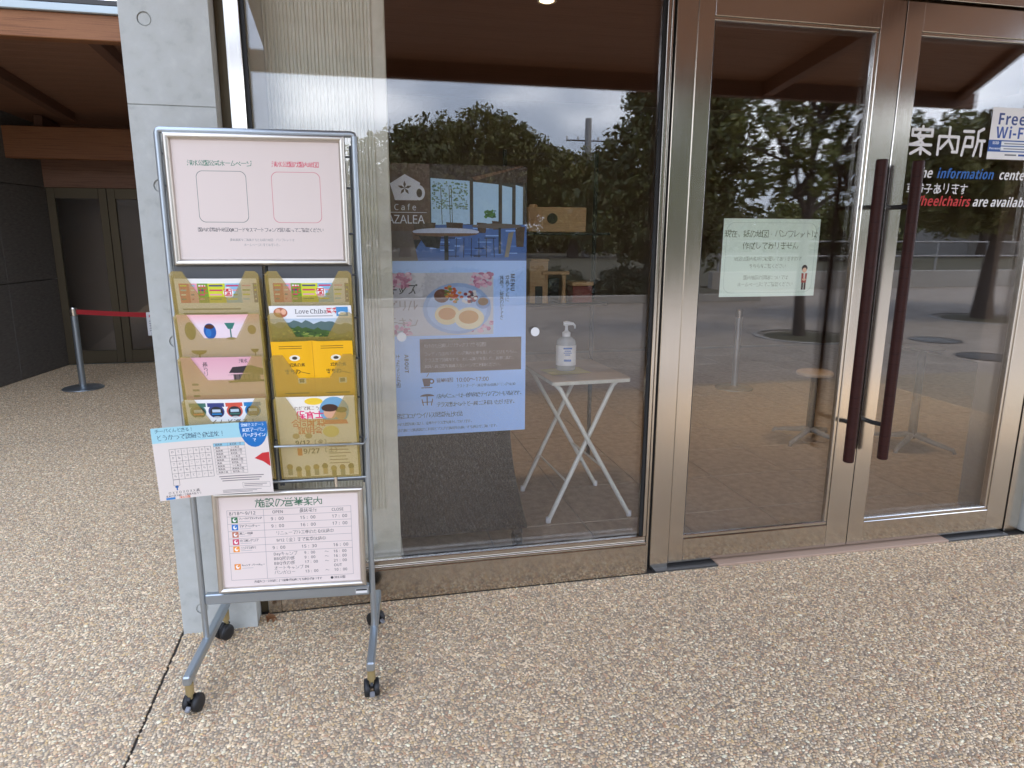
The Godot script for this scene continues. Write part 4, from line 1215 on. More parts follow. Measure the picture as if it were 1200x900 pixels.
func art_trains() -> Image:
	var im := canvas(420, 520, Color(0.93, 0.93, 0.93))
	var cs := [Color(0.25, 0.45, 0.40), Color(0.22, 0.26, 0.50), Color(0.85, 0.35, 0.28), Color(0.12, 0.50, 0.75)]
	for k in 4:
		var x := 60.0 + k * 96
		box2(im, x - 44, 22, 88, 24, cs[k])
		ell(im, x, 74, 42, 42, cs[k])
		ell(im, x, 78, 34, 34, Color(0.16, 0.17, 0.2))
		box2(im, x - 22, 62, 44, 18, Color(0.75, 0.82, 0.88))
		box2(im, x - 26, 86, 52, 10, cs[(k + 2) % 4])
		ell(im, x, 110, 18, 5, Color(0.8, 0.8, 0.8))
	write(im, "くんと巡る！", 120, 128, 38, Color(0.22, 0.22, 0.25), 0.09)
	write(im, "とうかつで", 104, 180, 52, Color(0.14, 0.14, 0.16), 0.11)
	for k in 6:
		box2(im, 40, 260 + k * 36, 320 - (k * 53) % 90, 12, Color(0.45, 0.55, 0.55))
	return im

func art_hills() -> Image:
	var im := canvas(430, 548, Color(0.80, 0.86, 0.90))
	for k in 70:
		var y := 72 + k
		box2(im, 0, y, 430, 1, Color(0.72, 0.80, 0.88).lerp(Color(0.90, 0.90, 0.88), k / 70.0))
	var far := [Vector2(0, 150)]
	var near := [Vector2(0, 190)]
	var n := FastNoiseLite.new()
	n.seed = 9
	n.frequency = 0.012
	for k in 22:
		var x := k * 20.5
		far.append(Vector2(x, 92 + 26 * n.get_noise_1d(x) + (0.0002 * pow(x - 120, 2))))
		near.append(Vector2(x, 118 + 40 * n.get_noise_1d(x + 400) + x * 0.08))
	far.append(Vector2(430, 320))
	far.append(Vector2(0, 320))
	near.append(Vector2(430, 548))
	near.append(Vector2(0, 548))
	poly(im, far, Color(0.34, 0.44, 0.44))
	poly(im, near, Color(0.24, 0.36, 0.16))
	var r := RandomNumberGenerator.new()
	r.seed = 3
	for k in 420:
		var x := r.randf() * 430
		var y := 128 + x * 0.07 + r.randf() * 220
		ell(im, x, y, r.randf_range(4, 14), r.randf_range(2, 6), [Color(0.22, 0.34, 0.14), Color(0.36, 0.48, 0.18), Color(0.55, 0.60, 0.28), Color(0.16, 0.26, 0.14)][r.randi() % 4])
	box2(im, 0, 0, 430, 72, Color(0.93, 0.93, 0.94))
	ell(im, 58, 38, 36, 28, Color(0.72, 0.42, 0.32))
	ell(im, 46, 32, 14, 16, Color(0.90, 0.68, 0.56))
	ell(im, 74, 34, 13, 16, Color(0.92, 0.72, 0.60))
	write(im, "Love", 132, 16, 32, Color(0.15, 0.15, 0.18), 0.1, 1.0, false, true)
	write(im, "Chiba", 212, 16, 32, Color(0.15, 0.15, 0.18), 0.1, 1.0, false, true)
	write(im, "夏季", 296, 12, 32, Color(0.78, 0.12, 0.18), 0.11)
	box2(im, 350, 8, 62, 52, Color(0.30, 0.58, 0.80))
	ell(im, 380, 44, 22, 10, Color(0.92, 0.95, 0.97))
	box2(im, 140, 56, 190, 4, Color(0.5, 0.5, 0.52))
	return im

func art_yellow() -> Image:
	var ye := Color(0.96, 0.72, 0.05)
	var im := canvas(430, 580, ye)
	for s in [0, 1]:
		var x: float = 40 + s * 220
		for k in 2:
			box2(im, x, 26 + k * 12, 120, 4, Color(0.55, 0.40, 0.05))
		ell(im, x + 78, 96, 28, 17, Color(0.94, 0.92, 0.85))
		ell(im, x + 78, 96, 14, 9, Color(0.25, 0.22, 0.18))
		write(im, "武蔵の里", x + 46, 126, 20, Color(0.25, 0.18, 0.04), 0.1)
		write(im, "まちの", x + 20, 162, 26, Color(0.25, 0.18, 0.04), 0.1)
		stroke2(im, Vector2(x + 100, 176), Vector2(x + 150, 190), 3, Color(0.4, 0.3, 0.06))
		box2(im, x + 86, 214, 42, 32, Color(0.88, 0.86, 0.78))
		box2(im, x + 92, 218, 26, 22, Color(0.25, 0.26, 0.24))
		for k in 4:
			box2(im, x + 10, 300 + k * 30, 130 - (k * 31) % 50, 7, Color(0.50, 0.36, 0.06))
	box2(im, 213, 0, 3, 580, Color(0.80, 0.56, 0.03))
	return im

func art_flyer() -> Image:
	var im := canvas(430, 520, Color(0.94, 0.92, 0.88))
	var pink := Color(0.88, 0.16, 0.42)
	ell(im, 206, 30, 50, 22, Color(0.95, 0.80, 0.22))
	write(im, "のだで働こう", 96, 62, 22, Color(0.45, 0.35, 0.30), 0.08)
	ell(im, 316, 92, 82, 88, Color(0.45, 0.65, 0.78))
	ell(im, 296, 104, 40, 40, Color(0.86, 0.66, 0.54))
	ell(im, 292, 74, 46, 24, Color(0.28, 0.18, 0.14))
	ell(im, 352, 116, 30, 34, Color(0.80, 0.60, 0.48))
	ell(im, 356, 88, 32, 18, Color(0.15, 0.12, 0.12))
	poly(im, [Vector2(262, 150), Vector2(380, 150), Vector2(390, 178), Vector2(250, 178)], Color(0.85, 0.40, 0.36))
	write(im, "保育士", 106, 92, 50, pink, 0.13, 1.0)
	write(im, "合同就職", 76, 146, 44, Color(0.86, 0.36, 0.16), 0.12)
	write(im, "説明会", 106, 194, 44, Color(0.86, 0.36, 0.16), 0.12)
	ell(im, 290, 226, 46, 38, Color(0.90, 0.84, 0.50))
	for k in 2:
		ell(im, 92 + k * 70, 250, 20, 18, Color(0.70, 0.60, 0.45))
	write(im, "9/12", 84, 272, 40, Color(0.20, 0.20, 0.18), 0.1, 1.0, true)
	write(im, "（金）", 180, 278, 30, Color(0.20, 0.20, 0.18), 0.1)
	box2(im, 92, 330, 26, 48, Color(0.84, 0.35, 0.16))
	write(im, "9/27", 124, 326, 46, Color(0.20, 0.20, 0.18), 0.1, 1.0, true)
	write(im, "（土）", 236, 332, 30, Color(0.20, 0.20, 0.18), 0.1)
	for k in 7:
		box2(im, 270, 300 + k * 22, 130 - (k * 29) % 40, 6, Color(0.55, 0.48, 0.36))
	for k in 8:
		ell(im, 40 + k * 50, 452 + (k * 17) % 22, 17, 20, [Color(0.55, 0.44, 0.26), Color(0.36, 0.30, 0.20), Color(0.62, 0.56, 0.36)][k % 3])
		box2(im, 28 + k * 50, 466 + (k * 17) % 22, 26, 40, [Color(0.50, 0.52, 0.48), Color(0.70, 0.60, 0.44), Color(0.40, 0.36, 0.28)][k % 3])
	return im

func art_puzzle() -> Image:
	var w := 1190
	var im := canvas(w, 827, Color(0.865, 0.82, 0.79))
	box2(im, 0, 0, w, 170, Color(0.62, 0.80, 0.84))
	ell(im, 1042, 60, 150, 230, Color(0.04, 0.42, 0.70))
	write(im, "チーバくんと巡る！", 40, 20, 40, Color(0.16, 0.32, 0.40), 0.1)
	write(im, "とうかつで謎解き鉄道旅！", 40, 86, 58, Color(0.12, 0.24, 0.34), 0.08, 1.0)
	centre(im, "謎解きスタート", 1042, 16, 34, Color(0.92, 0.95, 0.97), 0.1)
	centre(im, "東武アーバン", 1042, 70, 42, Color(0.95, 0.96, 0.97), 0.09, 0.98)
	centre(im, "パークライン", 1042, 130, 42, Color(0.95, 0.96, 0.97), 0.12, 0.98)
	centre(im, "で", 1042, 190, 36, Color(0.92, 0.95, 0.97), 0.11)
	var g := Color(0.30, 0.26, 0.26)
	for r in 5:
		for c in 7:
			frame2(im, 150 + c * 60, 250 + r * 70, 62, 72, 2.5, g)
			write(im, ["の", "ら", "つ", "か", "い", "と", "さ", "み", "ね", "や", "こ"][(r * 3 + c * 5) % 11], 168 + c * 60, 270 + r * 70, 26, g, 0.09)
	frame2(im, 150, 598, 62, 72, 2.5, g)
	stroke2(im, Vector2(180, 690), Vector2(180, 720), 12, Color(0.10, 0.35, 0.60))
	ell(im, 180, 684, 18, 14, Color(0.10, 0.35, 0.60))
	write(im, "O X X O X O X X …", 90, 730, 36, g, 0.08, 1.1, false)
	box2(im, 600, 224, 330, 36, Color(0.55, 0.75, 0.82))
	for r in 11:
		box2(im, 600, 224 + r * 36, 330, 2, g)
		if r < 10:
			write(im, ["松戸市", "柏市", "野田市", "流山市", "我孫子市"][r % 5], 620, 230 + r * 36, 24, g, 0.09)
			write(im, ["東武線一日", "つくば道", "常磐線公園"][r % 3], 770, 230 + r * 36, 24, g, 0.09)
	for x in [600, 750, 930]:
		box2(im, x, 224, 2, 362, g)
	# a plain red shape stands in for the mascot
	poly(im, [Vector2(1020, 420), Vector2(1110, 360), Vector2(1185, 352), Vector2(1185, 520), Vector2(1110, 460)], Color(0.76, 0.16, 0.18))
	for r in 3:
		box2(im, 620 + r * 14, 612 + r * 26, 480 - r * 40, 10, Color(0.48, 0.44, 0.44))
	frame2(im, 860, 700, 300, 60, 2, g)
	box2(im, 876, 716, 250, 8, Color(0.5, 0.46, 0.46))
	box2(im, 876, 736, 200, 8, Color(0.5, 0.46, 0.46))
	write(im, "東葛の謎を解いて景品を取ろう", 60, 772, 24, g, 0.09)
	box2(im, 60, 800, 90, 24, Color(0.16, 0.48, 0.76))
	write(im, "清水公園", 190, 798, 26, Color(0.85, 0.35, 0.12), 0.11)
	for r in 3:
		box2(im, 640, 778 + r * 14, 420 - r * 50, 6, Color(0.55, 0.52, 0.52))
	return im

# ---------------------------------------------------------------- behind the glass
func build_cafe_board() -> void:
	var b := thing("cafe_board", "tall cafe poster board on a black carpeted rolling foot, behind the window", "signboard", Vector3(0.36, 0, -0.4))
	bx(b, "panel", Vector3(-0.3, 0.499, -0.028), Vector3(0.3, 1.56, -0.0025), mats.back_panel, 0.002)
	put(b, "poster", sheet_mesh(0.6, 1.061, flat, 2, 2), printed(art_cafe(), 0.4), Vector3(0, 0.499, -0.0005))
	# foot: a curved carpeted apron that sweeps forward from behind the panel to a low platform
	var st := SurfaceTool.new()
	st.begin(Mesh.PRIMITIVE_TRIANGLES)
	st.set_smooth_group(0)
	var prof := []
	for i in 13:
		var f := i / 12.0
		prof.append([lerpf(0.56, 0.124, f), -0.05 + 0.16 * pow(f, 2.2), lerpf(0.245, 0.285, pow(f, 2.0))])
	for i in 12:
		var a: Array = prof[i]
		var c: Array = prof[i + 1]
		quad(st, [Vector3(-a[2], a[0], a[1]), Vector3(a[2], a[0], a[1]), Vector3(c[2], c[0], c[1]), Vector3(-c[2], c[0], c[1])], Vector3(0, 0.3, 1))
		for s in [-1, 1]:
			quad(st, [Vector3(s * a[2], a[0], a[1]), Vector3(s * c[2], c[0], c[1]), Vector3(s * c[2], c[0], -0.35), Vector3(s * a[2], a[0], -0.06)], Vector3(s, 0, 0))
	st.generate_normals()
	put(b, "apron", st.commit(), mats.carpet)
	bx(b, "platform", Vector3(-0.287, 0.104, -0.36), Vector3(0.287, 0.1235, 0.114), mats.carpet, 0.004)
	for p in [[-0.25, 0.08], [0.25, 0.08], [-0.25, -0.3], [0.25, -0.3]]:
		var c := put(b, "caster", lathe_mesh([Vector2(0.0, 0.0), Vector2(0.035, 0.0), Vector2(0.041, 0.005), Vector2(0.041, 0.027), Vector2(0.035, 0.032), Vector2(0, 0.032)], 20), mats.rubber, Vector3(p[0] - 0.016, 0.041, p[1]), Vector3(0, 0, -PI / 2))
		put(c, "fork", box_mesh(Vector3(0.03, 0.04, 0.04), 0.003), mats.dark_plate, Vector3(-0.048, 0.016, 0))

func art_cafe() -> Image:
	var w := 900
	var im := canvas(w, 1590, Color(0.66, 0.80, 1.0))  # blue ground: the sky's cast on white paper, put into the colour
	# upper part: photograph of the cafe's terrace room
	box2(im, 0, 0, w, 540, Color(0.16, 0.15, 0.14))
	box2(im, 0, 0, 330, 420, Color(0.40, 0.31, 0.25))
	poly(im, [Vector2(330, 0), Vector2(900, 0), Vector2(900, 90), Vector2(680, 100), Vector2(330, 70)], Color(0.24, 0.17, 0.12))
	poly(im, [Vector2(560, 70), Vector2(860, 0), Vector2(880, 0), Vector2(600, 84)], Color(0.42, 0.30, 0.20))
	for p in [[335, 76, 225], [580, 92, 150], [745, 108, 66], [826, 104, 50]]:
		poly(im, [Vector2(p[0], p[1]), Vector2(p[0] + p[2], p[1] + 12), Vector2(p[0] + p[2], 330), Vector2(p[0], 336)], Color(0.70, 0.84, 0.94))
	var r := RandomNumberGenerator.new()
	r.seed = 8
	for k in 190:
		var x := 345 + r.randf() * 200
		ell(im, x, 96 + r.randf() * 150, r.randf_range(3, 9), r.randf_range(2, 6), [Color(0.30, 0.42, 0.28), Color(0.46, 0.58, 0.44), Color(0.52, 0.62, 0.66)][r.randi() % 3])
	for x in [392, 440, 452]:
		stroke2(im, Vector2(x, 120), Vector2(x + 6, 330), 4, Color(0.25, 0.28, 0.22))
	for k in 60:
		ell(im, 650 + r.randf() * 60, 250 + r.randf() * 40, r.randf_range(4, 9), r.randf_range(3, 8), [Color(0.16, 0.34, 0.14), Color(0.28, 0.48, 0.20)][r.randi() % 2])
	for x in [562, 735, 816, 876]:
		box2(im, x, 70, 16, 300, Color(0.26, 0.22, 0.18))
	poly(im, [Vector2(330, 336), Vector2(900, 330), Vector2(900, 540), Vector2(200, 540)], Color(0.28, 0.42, 0.66))
	for k in 26:
		var y := 350 + r.randf() * 170
		box2(im, 240 + r.randf() * 560, y, r.randf_range(30, 110), r.randf_range(3, 9), [Color(0.58, 0.74, 0.96), Color(0.12, 0.15, 0.24), Color(0.36, 0.52, 0.78)][r.randi() % 3])
	# chairs and round tables
	for c in [[230, 320, 130, 80], [420, 320, 100, 70], [600, 320, 60, 60], [690, 310, 50, 50], [830, 340, 60, 120]]:
		poly(im, [Vector2(c[0], c[1]), Vector2(c[0] + c[2], c[1] + 4), Vector2(c[0] + c[2] - 8, c[1] + c[3]), Vector2(c[0] + 8, c[1] + c[3])], Color(0.30, 0.22, 0.15))
	ell(im, 720, 340, 150, 15, Color(0.40, 0.36, 0.32))
	box2(im, 730, 350, 14, 150, Color(0.08, 0.08, 0.10))
	poly(im, [Vector2(260, 400), Vector2(390, 400), Vector2(380, 470), Vector2(300, 460)], Color(0.12, 0.10, 0.09))
	ell(im, 420, 374, 195, 22, Color(0.76, 0.80, 0.88))
	ell(im, 420, 382, 192, 20, Color(0.44, 0.32, 0.22), 0, 180)
	box2(im, 408, 396, 24, 140, Color(0.06, 0.06, 0.07))
	poly(im, [Vector2(80, 370), Vector2(220, 370), Vector2(255, 540), Vector2(80, 540)], Color(0.40, 0.36, 0.32))
	poly(im, [Vector2(790, 380), Vector2(822, 370), Vector2(790, 520), Vector2(766, 520)], Color(0.55, 0.52, 0.44))
	for k in 6:
		stroke2(im, Vector2(480 + k * 44, 410), Vector2(474 + k * 46, 520), 4, Color(0.10, 0.11, 0.14))
	# logo: a cup with a flower
	var white := Color(0.90, 0.92, 0.95)
	poly(im, [Vector2(106, 110), Vector2(190, 58), Vector2(276, 104), Vector2(256, 200), Vector2(132, 200)], white)
	ell(im, 268, 158, 34, 42, white)
	ell(im, 270, 160, 16, 24, Color(0.34, 0.27, 0.22))
	poly(im, [Vector2(132, 200), Vector2(106, 110), Vector2(190, 58), Vector2(254, 92), Vector2(242, 200)], white)
	for k in 5:
		var a := TAU * k / 5.0 - PI / 2
		var o := Vector2(188, 134)
		poly(im, [o, o + Vector2.from_angle(a - 0.35) * 22, o + Vector2.from_angle(a) * 40, o + Vector2.from_angle(a + 0.35) * 22], Color(0.34, 0.27, 0.22))
	write(im, "C a f e", 124, 214, 46, white, 0.1, 1.0, false)
	box2(im, 84, 266, 226, 3, white)
	write(im, "AZALEA", 84, 270, 66, white, 0.1, 0.95, false)
	# lower part: the menu
	var food := Rect2i(86, 609, 612, 370)
	im.fill_rect(food, Color(0.78, 0.78, 0.80))
	for k in 160:
		var left := r.randf() < 0.5
		var x := 90 + r.randf() * 120 if left else 560 + r.randf() * 130
		var y := 612 + r.randf() * 80 if r.randf() < 0.7 else 900 + r.randf() * 74
		ell(im, x, y, r.randf_range(6, 18), r.randf_range(5, 14), [Color(0.80, 0.56, 0.66), Color(0.70, 0.42, 0.54), Color(0.86, 0.70, 0.76)][r.randi() % 3])
	ell(im, 480, 820, 205, 152, Color(0.58, 0.68, 0.84))
	ell(im, 480, 822, 180, 132, Color(0.66, 0.76, 0.90))
	ell(im, 388, 744, 46, 40, Color(0.42, 0.22, 0.12))
	for k in 30:
		ell(im, 462 + r.randfn() * 26, 736 + r.randfn() * 24, 11, 8, [Color(0.76, 0.32, 0.10), Color(0.40, 0.50, 0.16), Color(0.85, 0.55, 0.20)][r.randi() % 3])
		ell(im, 566 + r.randfn() * 26, 752 + r.randfn() * 18, 11, 9, [Color(0.30, 0.20, 0.30), Color(0.55, 0.16, 0.20), Color(0.86, 0.84, 0.82)][r.randi() % 3])
	ell(im, 636, 786, 44, 38, Color(0.50, 0.60, 0.78))
	ell(im, 636, 780, 32, 24, Color(0.52, 0.36, 0.12))
	ell(im, 420, 856, 76, 60, Color(0.90, 0.82, 0.62))
	ell(im, 418, 850, 52, 36, Color(0.80, 0.56, 0.26))
	ell(im, 552, 880, 90, 66, Color(0.92, 0.86, 0.70))
	ell(im, 548, 872, 60, 40, Color(0.82, 0.60, 0.30))
	var ink := Color(0.10, 0.09, 0.10)
	write(im, "キッズ", 72, 676, 56, Color(0.15, 0.12, 0.12), 0.1, 1.06)
	write(im, "グリル", 72, 772, 56, Color(0.62, 0.58, 0.56), 0.1, 1.06)
	write(im, "チキン", 72, 872, 56, Color(0.62, 0.58, 0.56), 0.1, 1.06)
	turned(im, "MENU", 790, 616, 34, ink)
	write(im, "季節とともに", 772, 628, 26, ink, 0.09, 1.0, true, false, true)
	write(im, "味わう、新緑のひととき", 738, 628, 24, ink, 0.09, 1.0, true, false, true)
	turned(im, "ABOUT", 146, 1088, 32, ink)
	write(im, "ゆったりとした空間", 110, 1088, 22, ink, 0.09, 1.0, true, false, true)
	box2(im, 252, 998, 620, 204, Color(0.36, 0.27, 0.20))
	var pale := Color(0.86, 0.86, 0.86)
	write(im, "穏やかな日差しにリラックスできる空間", 278, 1028, 24, pale, 0.06, 0.86)
	write(im, "ウッディな店内でドリンク＆お食事を楽しむことはもちろん、", 278, 1078, 22, pale, 0.05, 0.94)
	write(im, "テラス席で読書をする、おしゃべりを楽しむ、仕事に励む。", 278, 1116, 22, pale, 0.05, 0.94)
	write(im, "心安らぐ空間を味わえるシーンでご利用ください。", 278, 1154, 22, pale, 0.05, 0.94)
	# cup and table symbols
	var brown := Color(0.36, 0.22, 0.16)
	poly(im, [Vector2(262, 1238), Vector2(316, 1238), Vector2(306, 1286), Vector2(272, 1286)], brown)
	ell(im, 318, 1256, 16, 16, brown)
	ell(im, 318, 1256, 8, 8, Color(0.66, 0.80, 1.0))
	box2(im, 256, 1292, 66, 5, brown)
	stroke2(im, Vector2(290, 1226), Vector2(302, 1206), 4, brown)
	write(im, "営業時間", 348, 1240, 26, brown, 0.07, 0.96)
	write(im, "10:00〜17:00", 466, 1236, 34, brown, 0.08, 1.0, false)
	write(im, "ラストオーダー　食事16:00　ドリンク16:30", 470, 1282, 20, ink, 0.05, 0.92, false)
	ell(im, 290, 1348, 42, 14, brown, 180, 360)
	box2(im, 286, 1348, 6, 56, brown)
	for x in [258, 322]:
		stroke2(im, Vector2(x, 1366), Vector2(x + (8 if x < 290 else -8), 1404), 5, brown)
		stroke2(im, Vector2(x, 1384), Vector2(290, 1384), 4, brown)
	write(im, "店内メニューは一部を除きテイクアウトも可能です。", 348, 1336, 28, ink, 0.06, 0.80)
	write(im, "テラス席はペットと一緒にご利用いただけます。", 348, 1390, 28, ink, 0.06, 0.80)
	write(im, "新型コロナウイルス感染防止対策", 88, 1450, 32, ink, 0.065, 0.86)
	write(im, "店内の空間を広く取り、食事やテラス席を増やしております。", 88, 1506, 20, ink, 0.05, 0.86)
	write(im, "入店の際には消毒液のご利用とマスクの着用をお願いする場合がございます。", 88, 1544, 20, ink, 0.05, 0.92)
	return im

# Latin letters turned a quarter clockwise, as on a book's spine
func turned(im: Image, text: String, x: int, y: int, size: int, c: Color) -> void:
	var tw := int(text_width(text, size)) + 4
	var tmp := Image.create(tw, size + 10, false, Image.FORMAT_RGBA8)
	tmp.fill(Color(c.r, c.g, c.b, 0.0))
	write(tmp, text, 0, 0, size, c)
	tmp.rotate_90(CLOCKWISE)
	im.blend_rect(tmp, Rect2i(Vector2i.ZERO, tmp.get_size()), Vector2i(x, y))

func build_table() -> void:
	var t := thing("folding_table", "small folding table with wood-grain top and crossed white legs behind the window", "table", Vector3(0.975, 0, -0.74), deg_to_rad(3.0))
	var w := 0.185
	var d := 0.245
	var pts := PackedVector2Array()
	for k in 4:
		for j in 5:
			var a := PI / 2 * k + PI / 8 * j
			pts.append(Vector2(cos([PI / 4, 3 * PI / 4, 5 * PI / 4, 7 * PI / 4][k]) * 1.4142 * (w - 0.015), sin([PI / 4, 3 * PI / 4, 5 * PI / 4, 7 * PI / 4][k]) * 1.4142 * (d - 0.015)) + Vector2.from_angle(a) * 0.015)
	put(t, "table_top", slab_mesh(pts, 0.003), mats.table_top, Vector3(0, 0.6777, 0), Vector3(-PI / 2, 0, 0))
	put(t, "top_edge", slab_mesh(pts, 0.015), mats.cream, Vector3(0, 0.6685, 0), Vector3(-PI / 2, 0, 0))
	for z in [0.2, -0.22]:
		put(t, "leg", tube_mesh([Vector3(-0.155, 0.655, z), Vector3(-0.135, 0.635, z), Vector3(0.22, 0.012, z)], 0.0105, 10), mats.white_paint)
		put(t, "leg", tube_mesh([Vector3(0.145, 0.655, z - 0.022), Vector3(0.125, 0.635, z - 0.022), Vector3(-0.17, 0.012, z - 0.022)], 0.0105, 10), mats.white_paint)
		for x in [0.222, -0.172]:
			put(t, "foot_cap", lathe_mesh([Vector2(0, 0.0), Vector2(0.0115, 0.0), Vector2(0.0125, 0.005), Vector2(0.0125, 0.026), Vector2(0, 0.028)], 10), mats.white_plastic, Vector3(x, 0, z if x > 0 else z - 0.022))
	put(t, "brace", tube_mesh([Vector3(0.085, 0.25, 0.2), Vector3(0.085, 0.25, -0.22)], 0.005, 8), mats.white_paint)
	put(t, "brace", tube_mesh([Vector3(-0.085, 0.19, 0.178), Vector3(-0.085, 0.19, -0.242)], 0.005, 8), mats.white_paint)
	# cloth and bottle
	var c := thing("yellow_cloth", "folded yellow cloth under the sanitizer bottle", "cloth", Vector3(0.925, 0.6795, -0.70), deg_to_rad(8.0))
	put(c, "lower_fold", sheet_mesh(0.20, 0.15, func(u: float, v: float) -> float: return 0.002 + 0.001 * sin(u * 9.0 + v * 5.0), 10, 8), mats.cloth_yellow, Vector3(0, 0, 0.075), Vector3(-PI / 2, 0, 0))
	put(c, "upper_fold", sheet_mesh(0.18, 0.13, func(u: float, v: float) -> float: return 0.0055 + 0.001 * sin(u * 7.0 - v * 6.0), 10, 8), mats.cloth_yellow, Vector3(-0.005, 0, 0.068), Vector3(-PI / 2, 0.1, 0))
	var b := thing("sanitizer_bottle", "clear pump bottle of hand sanitizer standing on the yellow cloth", "bottle", Vector3(0.925, 0.687, -0.70), deg_to_rad(-10.0))
	var body := plain("bottle_plastic", Color(lin(0.55, 0.6, 0.62).r, lin(0.55, 0.6, 0.62).g, lin(0.55, 0.6, 0.62).b, 0.42), 0.3)
	body.transparency = BaseMaterial3D.TRANSPARENCY_ALPHA
	body.roughness = 0.27
	var bm := put(b, "body", lathe_mesh([Vector2(0, 0.0), Vector2(0.042, 0.0), Vector2(0.046, 0.005), Vector2(0.046, 0.125), Vector2(0.043, 0.14), Vector2(0.030, 0.152), Vector2(0.018, 0.158), Vector2(0.016, 0.168), Vector2(0, 0.168)], 28), body)
	bm.scale = Vector3(1.0, 1.0, 0.72)
	var lb := put(b, "label", lathe_mesh([Vector2(0.0466, 0.025), Vector2(0.0466, 0.118)], 36, false), mats.white_plastic)
	lb.scale = Vector3(1.0, 1.0, 0.73)
	for k in 5:
		put(b, "label_print", box_mesh(Vector3([0.040, 0.03, 0.036, 0.024, 0.034][k], [0.008, 0.004, 0.004, 0.004, 0.010][k], 0.0008), 0.0), mats.blue_vinyl, Vector3(0.004, [0.106, 0.094, 0.085, 0.076, 0.05][k], 0.0345))
	put(b, "pump_collar", lathe_mesh([Vector2(0.019, 0.158), Vector2(0.019, 0.176), Vector2(0.010, 0.182), Vector2(0.0065, 0.19), Vector2(0.0065, 0.212), Vector2(0, 0.212)], 18, false), mats.white_plastic)
	put(b, "pump_spout", tube_mesh([Vector3(-0.014, 0.216, 0), Vector3(0.0, 0.218, 0), Vector3(0.03, 0.216, 0.006), Vector3(0.037, 0.208, 0.008), Vector3(0.038, 0.195, 0.008)], [0.009, 0.011, 0.006, 0.005, 0.004], 10), mats.white_plastic)
	put(b, "dip_tube", tube_mesh([Vector3(0, 0.004, 0), Vector3(0, 0.16, 0)], 0.003, 6), mats.white_plastic)

# ---------------------------------------------------------------- lettering, stickers and the small things indoors
func vinyl(parent: Node3D, ch: String, x: float, y: float, size: float, weight: float, mat: Material) -> void:
	# one sign cut from vinyl film; x, y its lower left corner
	var st := SurfaceTool.new()
	st.begin(Mesh.PRIMITIVE_TRIANGLES)
	st.set_smooth_group(-1)
	var k := size / 9.6
	var layer := 0.0
	for chain in strokes_of(ch):
		layer += 0.00002
		for j in range(chain.size() - 1):
			layer += 0.00001
			var a := Vector2(chain[j].x, 9.0 - chain[j].y) * k
			var b := Vector2(chain[j + 1].x, 9.0 - chain[j + 1].y) * k
			var d := (b - a).normalized()
			var hw := size * weight * 0.5
			var ring := []
			for i in 9:
				ring.append(a - d.rotated((i - 4) * PI / 8.0) * hw)
			for i in 9:
				ring.append(b + d.rotated((i - 4) * PI / 8.0) * hw)
			for i in range(1, ring.size() - 1):
				tri(st, [Vector3(ring[0].x, ring[0].y, layer), Vector3(ring[i].x, ring[i].y, layer), Vector3(ring[i + 1].x, ring[i + 1].y, layer)], Vector3.BACK)
	st.generate_normals()
	put(parent, "letter", st.commit(), mat, Vector3(x, y, 0))

func latin(parent: Node3D, text: String, x: float, y: float, size: float, mat: Material, slant := 0.2) -> void:
	var f := SystemFont.new()
	f.font_names = PackedStringArray(["Droid Sans"])
	f.font_weight = 700
	var tm := TextMesh.new()
	tm.text = text
	tm.font = f
	tm.font_size = 64
	tm.pixel_size = size / 64.0
	tm.depth = 0.0004
	tm.horizontal_alignment = HORIZONTAL_ALIGNMENT_LEFT
	tm.vertical_alignment = VERTICAL_ALIGNMENT_BOTTOM
	var o := put(parent, "word", tm, mat, Vector3(x, y, 0))
	o.basis = Basis(Vector3.RIGHT * 0.92, Vector3(slant, 1, 0), Vector3.BACK)

